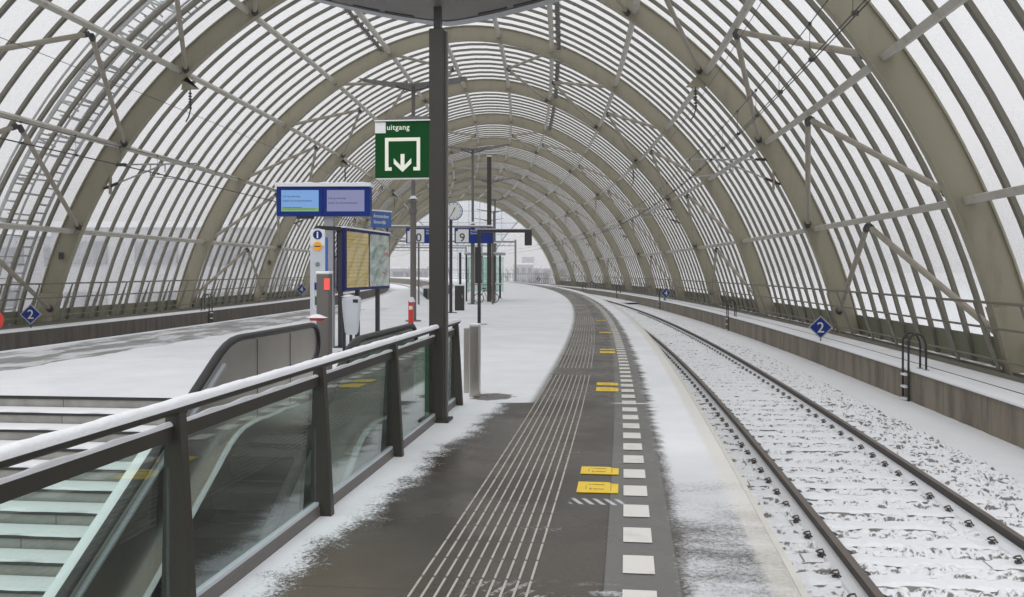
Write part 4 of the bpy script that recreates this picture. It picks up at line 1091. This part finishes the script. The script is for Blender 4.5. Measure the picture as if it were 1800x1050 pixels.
# platform number signs on one beam
pn = cthing('platform_number_sign', 790, 39.3, 0, 'long blue platform number signs 10 and 9 hung under a snowy beam', 'platform sign')
k_ = 39.3/1650
def X(px): return (px-790)*k_
def Zp(y): return 1.385+(477.4-y)*k_
mb = MB(); mb.box((X(775), 0, Zp(399)), ((870-690)*k_, .16, .07)); mb.box((X(775), 0, Zp(397)), ((870-690)*k_, .2, .05), 1); mb.build('beam', ['post2', 'snow'], pn)
for (x0, x1, num, wx) in ((714, 783, '10', 746), (799, 866, '9', 824)):
    mb = MB(); mb.box((X((x0+x1)/2), 0, Zp(414.5)), ((x1-x0)*k_, .14, 27*k_)); mb.build('sign_panel', 'blue', pn, bevel=.01)
    xa_ = x0+2.5; mb = MB(); mb.box((X((xa_+wx)/2), -.075, Zp(415)), ((wx-xa_)*k_, .01, 23*k_)); mb.build('number_field', 'white', pn)
    text('lettering', num, .50, (X((xa_+wx)/2), -.084, Zp(425)), 'ink', pn, 'CENTER', bold=.004)
    text('lettering', 'Amsterdam', .115, (X(wx+3), -.08, Zp(407)), 'white', pn); text('lettering', 'Sloterdijk', .115, (X(wx+3), -.08, Zp(412)), 'white', pn)
    mb = MB(); mb.box((X(x0+4), -.083, Zp(404.5)), (.10, .012, .10)); mb.build('corner_square', 'blue', pn)
mb = MB(); mb.box((X(736), 0, Zp(399)/2), (.07, .07, Zp(399))); mb.build('post', 'post2', pn)
mb = MB(); mb.box((X(866), 0.1, Zp(399)/2), (.07, .07, Zp(399))); mb.build('post', 'post2', pn)
# dark mast standing above the signs
dm = cthing('dark_mast', 860, 43.0, 0, 'tall dark square mast rising above the platform 9 sign', 'mast')
mb = MB(); mb.box((0, 0, 3.32), (.20, .18, 6.64)); mb.build('mast_body', 'post', dm); mb = MB(); mb.box((0, 0, 6.66), (.22, .2, .05)); mb.build('snow_cap', 'snow', dm)
# dark cabinet
cb = cthing('equipment_cabinet', 808, 33.4, 0, 'dark waist-high equipment cabinet standing in the snow behind the clock pole', 'cabinet')
mb = MB(); mb.box((0, 0, .44), (.33, .3, .88)); mb.build('cabinet_body', 'dark', cb, bevel=.01); mb = MB(); mb.box((0, 0, .90), (.35, .32, .04)); mb.build('snow_cap', 'snow', cb, bevel=.01)
mb = MB(); mb.box((.10, -.155, .5), (.02, .02, .12)); mb.build('handle', 'inox', cb)
# waiting shelter
sh = cthing('waiting_shelter', 856, 43.5, 0, 'small glass waiting shelter with dark frame far along the platform', 'shelter')
for (x, z0, z1, w_) in ((-.38, 0, 1.9, .07), (.30, 0, 2.2, .09), (-.95, 0, 2.2, .07)):
    mb = MB(); mb.box((x, 0, (z0+z1)/2), (w_, w_, z1-z0)); mb.build('post', 'blackpost', sh)
mb = MB(); mb.box((-.1, 1.2, 2.2), (1.9, 2.6, .06)); mb.box((-.1, 1.2, 2.25), (1.9, 2.6, .04), 1); mb.build('roof', ['grey', 'snow'], sh)
for (c_, d_) in (((-.03, 0, 1.25), (.62, .02, 1.6)), ((-.95, 1.2, 1.2), (.02, 2.3, 1.7)), ((-.1, 2.4, 1.25), (1.7, .02, 1.7))):
    mb = MB(); mb.box(c_, d_); mb.build('glass_wall', 'shelter_glass', sh)
mb = MB()
for k in range(5): mb.box((-.28+.12*k, -.02, 1.25), (.012, .012, 1.5))
mb.build('glazing_bar', 'dark', sh)
mb = MB(); mb.box((-.05, .1, .78), (1.5, .3, .05)); mb.box((-.05, .1, .82), (1.5, .3, .03), 1); mb.box((.4, .2, .4), (.05, .05, .8)); mb.box((-.6, .2, .4), (.05, .05, .8)); mb.build('bench', ['grey', 'snow'], sh)
for px, D, zt_, lab in ((868, 42.0, 2.1, 'short black pole in front of the glass shelter'), (879, 48, 2.2, 'thin black pole just right of the glass shelter'), (809, 40.5, 2.2, 'thin black pole left of the shelter, behind the dark cabinet')):
    t_ = cthing('marker_pole', px, D, 0, lab, 'pole'); mb = MB(); mb.box((0, 0, zt_/2), (.10, .10, zt_)); mb.build('pole', 'blackpost', t_); mb = MB(); mb.box((0, 0, .01), (.3, .2, .02)); mb.build('base_plate', 'grey', t_)
bk = cthing('parked_bicycle', 855, 41, 0, 'dark snow-dusted bicycle leaning below the shelter window', 'bicycle')
for x in (-.33, .33):
    mb = MB(); mb.tube([(x+.21*math.cos(a_), 0, .22+.21*math.sin(a_)) for a_ in np.linspace(0, 2*math.pi, 18, endpoint=False)], .018, 5, closed=True); mb.build('wheel', 'black', bk)
mb = MB(); mb.tube([(-.33, 0, .22), (-.1, 0, .55), (.25, 0, .55), (.33, 0, .22)], .018, 5); mb.tube([(-.1, 0, .6), (0, 0, .22), (.25, 0, .55)], .018, 5); mb.build('frame', 'dark', bk)
mb = MB(); mb.box((-.1, 0, .64), (.18, .09, .05)); mb.build('saddle', 'black', bk); mb = MB(); mb.tube([(.22, -.15, .68), (.25, 0, .7), (.22, .15, .68)], .013, 5); mb.build('handlebar', 'dark', bk)
rb = cthing('red_crate', 864, 46, 0, 'red snow-dusted crate stacked beside the shelter bench', 'crate')
mb = MB(); mb.box((0, 0, .35), (.28, .3, .7)); mb.build('crate_body', 'red', rb, bevel=.01); mb = MB(); mb.box((0, 0, .72), (.3, .3, .05)); mb.build('snow_cap', 'snow', rb)
# low snow-covered barrier left of the lamp mast
lbw = thing('low_barrier', POS(46, -8.1, 0), 0, 'low curved barrier buried in snow left of the slim lamp masts', 'barrier'); li = -Vector(POS(46, -8.1, 0))
mb = MB(); mb.sweep(lambda s: [(-8.1-.0, 0), (-7.9, 0), (-7.9, .55), (-8.1, .55)], list(np.arange(46, 62, 1.0))); o = mb.build('barrier_body', 'dark', lbw); o.location = li
mb = MB(); mb.sweep(lambda s: [(-8.16, .55), (-7.84, .55), (-7.9, .68), (-8.1, .68)], list(np.arange(45.8, 62.2, .8))); o = mb.build('snow_cap', 'snow', lbw); o.location = li
mb = MB(); nn = 20
mb.grid(lambda i, j: POS(34+24*i/(nn-1), -9.8+1.9*j/8, .0+.55*math.sin(math.pi*i/(nn-1))*math.sin(math.pi*j/8)), nn, 9); o = mb.build('snow_bank', 'snow', lbw, smooth=True); o.location = li
# red round sign at the left picture edge
rs_ = cthing('red_round_sign', -9.5, 14.2, 0, 'round red sign on a post at the left of the stairwell', 'sign')
mb = MB(); disc(mb, 0, .645, .145, 0, n=28, dep=.02); mb.build('sign_disc', 'red', rs_); mb = MB(); disc(mb, 0, .645, .09, -.021, n=24, dep=.004); mb.box((0, -.026, .645), (.13, .004, .03), 1); mb.build('white_field', ['white', 'red'], rs_)
mb = MB(); mb.tube([(0, .012, 0), (0, .012, .65)], .02, 6); mb.build('post', 'post2', rs_)
# diamond signs on the side walls
def diamond(s, d, z, num, label, rz, size=.21, mat='blue'):
    t_ = at('diamond_sign', s, d, z, label, 'diamond sign', 'blue diamond number signs', rz)
    mb = MB(); mb.prism([(0, .10), (size, .10+size), (0, .10+2*size), (-size, .10+size)], -.008, .008); mb.build('sign_border', 'grey', t_)
    q = size*.86; c_ = .10+size; mb = MB(); mb.prism([(0, c_-q), (q, c_), (0, c_+q), (-q, c_)], -.013, -.006); mb.build('sign_field', mat, t_)
    text('lettering', num, size*1.25, (0, -.016, c_-size*.43), 'offwhite', t_, 'CENTER', bold=.002)
    mb = MB(); mb.box((0, .015, .1), (.03, .012, .22)); mb.build('bracket', 'dark', t_)
    return t_
diamond(25.6, 5.60, ZR-.02, '2', 'blue diamond sign with number 2 on the brown wall at the right', -.15, .315)
diamond(58.6, 5.60, ZR+.1, '4', 'blue diamond sign with number 4 further along the right-hand wall', -.05, .34)
diamond(96.8, 5.60, ZR+.2, '6', 'small dark diamond sign with number 6 far along the right-hand wall', 0, .33, 'navy')
diamond(136, 5.60, ZR+.3, '8', 'tiny dark diamond sign at the far end of the right-hand wall', 0, .40, 'navy')
diamond(26.0, -16.62, ZL+.02, '2', 'blue diamond sign with number 2 above the dark wall on the left', .20, .30)
diamond(57.5, -16.85, ZL+.12, '4', 'blue diamond sign with number 4 above the dark wall on the left', .1, .34)
# ladders over the side walls
def ladder(s, d, z, side, label):
    t_ = at('wall_ladder', s, d, z, label, 'ladder', 'ladders up the side walls')
    for y in (-.165, .165):
        P = [(-.02*side, y, -.62), (-.02*side, y, .52)]+[(side*(.13-.15*math.cos(a_)), y, .52+.17*math.sin(a_)) for a_ in np.linspace(.3, math.pi-.3, 8)]+[(side*.30, y, .48), (side*.30, y, .02)]
        mb = MB(); mb.tube(P, .021, 7); mb.build('side_rail', 'dark', t_, smooth=True)
        mb = MB(); mb.box((side*.30, y, .012), (.10, .07, .02)); mb.build('foot_plate', 'grey', t_)
    for zz in (-.12, -.35, -.58):
        mb = MB(); mb.tube([(-.02*side, -.165, zz), (-.02*side, .165, zz)], .018, 6); mb.box((-.03*side, 0, zz+.03), (.09, .26, .035), 1); mb.build('rung', ['dark', 'snow'], t_)
    return t_
ladder(18.45, 5.47, ZR+.02, 1, 'dark ladder with two hooped handrails on the brown wall, nearest on the right')
for s, nm in ((39.3, 'second'), (60.2, 'third'), (81, 'fourth'), (102, 'fifth')):
    ladder(s, 5.47, ZR+.02, 1, f'dark hooped ladder on the brown wall, {nm} from the camera on the right')
ladder(38.6, -16.07, ZL+.02, -1, 'dark hooped ladder on the dark wall across the left track')
# yellow floor plates beside the warning blocks, in pairs
plate = None
for s, L, nm in ((6.02, .29, 'nearest large'), (6.53, .23, 'nearest small'), (11.04, .36, 'second large'), (11.56, .27, 'second small'), (16.1, .34, 'third large'), (16.65, .26, 'third small'), (21.3, .3, 'fourth'), (26.5, .3, 'fifth')):
    t_ = at('floor_plate', s, -.20, .004, f'{nm} yellow floor plate beside the white warning blocks', 'floor plate', 'yellow floor plates')
    h = L/2; x0, x1 = -.135, .125
    mb = MB(); k = len(mb.v)
    out = [(x0, -h), (x1, -h), (x1, h*.72), (x1-.045, h*.72), (x1-.060, h), (x0, h)]
    mb.v += [(x, y, z) for z in (0, .004) for x, y in out]; n_ = len(out); mb.f.append(tuple(range(n_, 2*n_))); mb.m.append(0)
    for j in range(n_): mb.f.append((j, (j+1) % n_, n_+(j+1) % n_, n_+j)); mb.m.append(0)
    mb.build('plate', 'yellow', t_)
    mb = MB(); mb.box((.0, h*.45, .0045), (.075, .010, .002)); mb.box((-.055, h*.45, .0045), (.03, .004, .002)); mb.box((.0, -h*.40, .0045), (.07, .011, .002)); mb.box((-.08, -h*.05, .0045), (.003, h*.8, .002)); mb.box((-.05, -h*.38, .0045), (.012, h*.2, .002)); mb.box((x1-.047, 0, .0045), (.003, h*1.3, .002)); mb.build('printed_marks', 'brown_ink', t_)
# cross ridges of snow at the joints of the platform
# ------------------------------------------------------------------ beyond the hall: far buildings, trees, masts
def tower(name, px, D, w_, h_, dp, label, extra=None):
    t_ = cthing(name, px, D, -6, label, 'building', group='far buildings in the haze')
    mb = MB(); mb.box((0, dp/2, h_/2), (w_, dp, h_)); mb.build('wall', 'far', t_)
    mb = MB(); n = max(3, int(w_/7)); m_ = max(2, int(h_/5))
    for i in range(n):
        for j in range(m_): mb.box((-w_/2+(i+.5)*w_/n, -.1, (j+.5)*h_/m_), (w_/n*.6, .3, h_/m_*.45))
    mb.build('window', 'farw', t_); t_.children[-1]['kind'] = 'stuff'
    mb = MB(); mb.box((0, dp/2, h_+.4), (w_+.6, dp+.6, .8)); mb.build('roof', 'snow', t_)
    if extra: 
        mb = MB(); mb.box(extra[0], extra[1]); mb.build('upper_block', 'far', t_)
    return t_
tower('office_block', 920, 430, 9.5*.95, 10.5, 20, 'pale stepped office block fading into the haze beyond the hall', ((2.3, 10, 12.3), (5.5, 12, 3.6)))
tower('apartment_block', 700, 380, 22, 8.5, 14, 'low hazy apartment block behind the far left end of the platform')
tower('apartment_block', 950, 520, 30, 9, 14, 'low hazy apartment block right of the pale stepped office block')
tower('long_building', 275, 120, 27, 13.0, 14, 'long pale building dimly seen through the left cladding, right of the first blue diamond sign')
tower('long_building', 60, 150, 34, 13, 14, 'long pale building dimly seen through the cladding at the left picture edge')
def tree(x, y, h_, label, seed):
    r = random.Random(seed); t_ = thing('bare_tree', (x, y, -6), 0, label, 'tree', 'bare trees beyond the hall')
    mb = MB(); mb.tube([(0, 0, 0), (.1, 0, h_*.35), (0, 0, h_*.6)], [.22, .16, .09], 6); mb.build('trunk', 'leaf', t_)
    mb = MB()
    for k in range(46):
        z0 = h_*r.uniform(.3, .75); a_ = r.uniform(0, 6.28); L = h_*r.uniform(.15, .36); p = Vector((0, 0, z0)); q = p+Vector((math.cos(a_)*L*.6, math.sin(a_)*L*.6, L*.7)); mb.tube([p, p.lerp(q, .5)+Vector((0, 0, .2)), q], [.035, .022, .012], 3)
        for _ in range(5):
            u = p.lerp(q, r.uniform(.3, 1)); v = u+Vector((r.uniform(-1, 1), r.uniform(-1, 1), r.uniform(.2, 1.2)))*h_*.09; mb.tube([u, v], [.015, .008], 3)
    mb.build('crown', 'leaf', t_)
tx = [(892, 300, 9.5), (906, 340, 9), (944, 300, 10), (958, 280, 9.5), (962, 360, 10), (716, 250, 9.5), (748, 280, 10), (880, 380, 10)]
tn = ['leftmost of the far group right of the shelter', 'just left of the pale office block', 'just right of the pale office block', 'beside the foot of the last arch on the right', 'behind the foot of the last arch on the right', 'left of the slim lamp mast, far off', 'behind the platform 10 sign, far off', 'behind the thin pole right of the shelter, far off']
for (px, D, h_), nm in zip(tx, tn):
    x, y = cpos(px, D); tree(x, y, h_, 'hazy bare tree '+nm, int(px))
def omast(s, label):
    t_ = at('overhead_line_portal', s, -5, -.9, label, 'overhead line portal', 'portals beyond the hall')
    for x in (-13.2, 13.2):
        mb = MB(); mb.box((x, 0, 4), (.3, .3, 8)); mb.build('mast', 'post2', t_)
    mb = MB(); mb.bar((-13.2, 0, 7.6), (13.2, 0, 7.6), .2, .3); mb.bar((-13.2, 0, 6.9), (13.2, 0, 6.9), .12, .12)
    for k in range(22): mb.bar((-13.2+1.2*k, 0, 6.9), (-12.6+1.2*k, 0, 7.6), .06, .06)
    mb.build('cross_beam', 'post2', t_)
omast(168, 'grey overhead line portal just beyond the far end of the hall'); omast(212, 'grey overhead line portal, second beyond the far end of the hall')
fr = thing('outer_fence', POS(132, 7, -1), 0, 'thin upright bar fence beyond the end of the hall on the right', 'fence'); f_i = -Vector(POS(132, 7, -1))
mb = MB()
for s in np.arange(134, 214, 1.6): mb.box(POS(s, 6.6, .1), (.06, .06, 2.0))
mb.tube([POS(s, 6.6, 1.05) for s in np.arange(134, 214, 8)], .03, 4)
o = mb.build('fence_bars', 'post2', fr); o.location = f_i
# ------------------------------------------------------------------ haze
hz = MB(); hz.box((-100, 330, 18), (900, 740, 50.0)); o = hz.build('haze', 'snow'); tag(o, kind='stuff')
hm = bpy.data.materials.new('winter_haze'); hm.use_nodes = True; ht = hm.node_tree; ht.nodes.clear()
pv = ht.nodes.new('ShaderNodeVolumePrincipled'); pv.inputs['Color'].default_value = (1.0, 0.99, 1.0, 1); pv.inputs['Density'].default_value = 0.0011; pv.inputs['Anisotropy'].default_value = 0.2
mo = ht.nodes.new('ShaderNodeOutputMaterial'); ht.links.new(pv.outputs[0], mo.inputs['Volume']); o.data.materials.clear(); o.data.materials.append(hm)
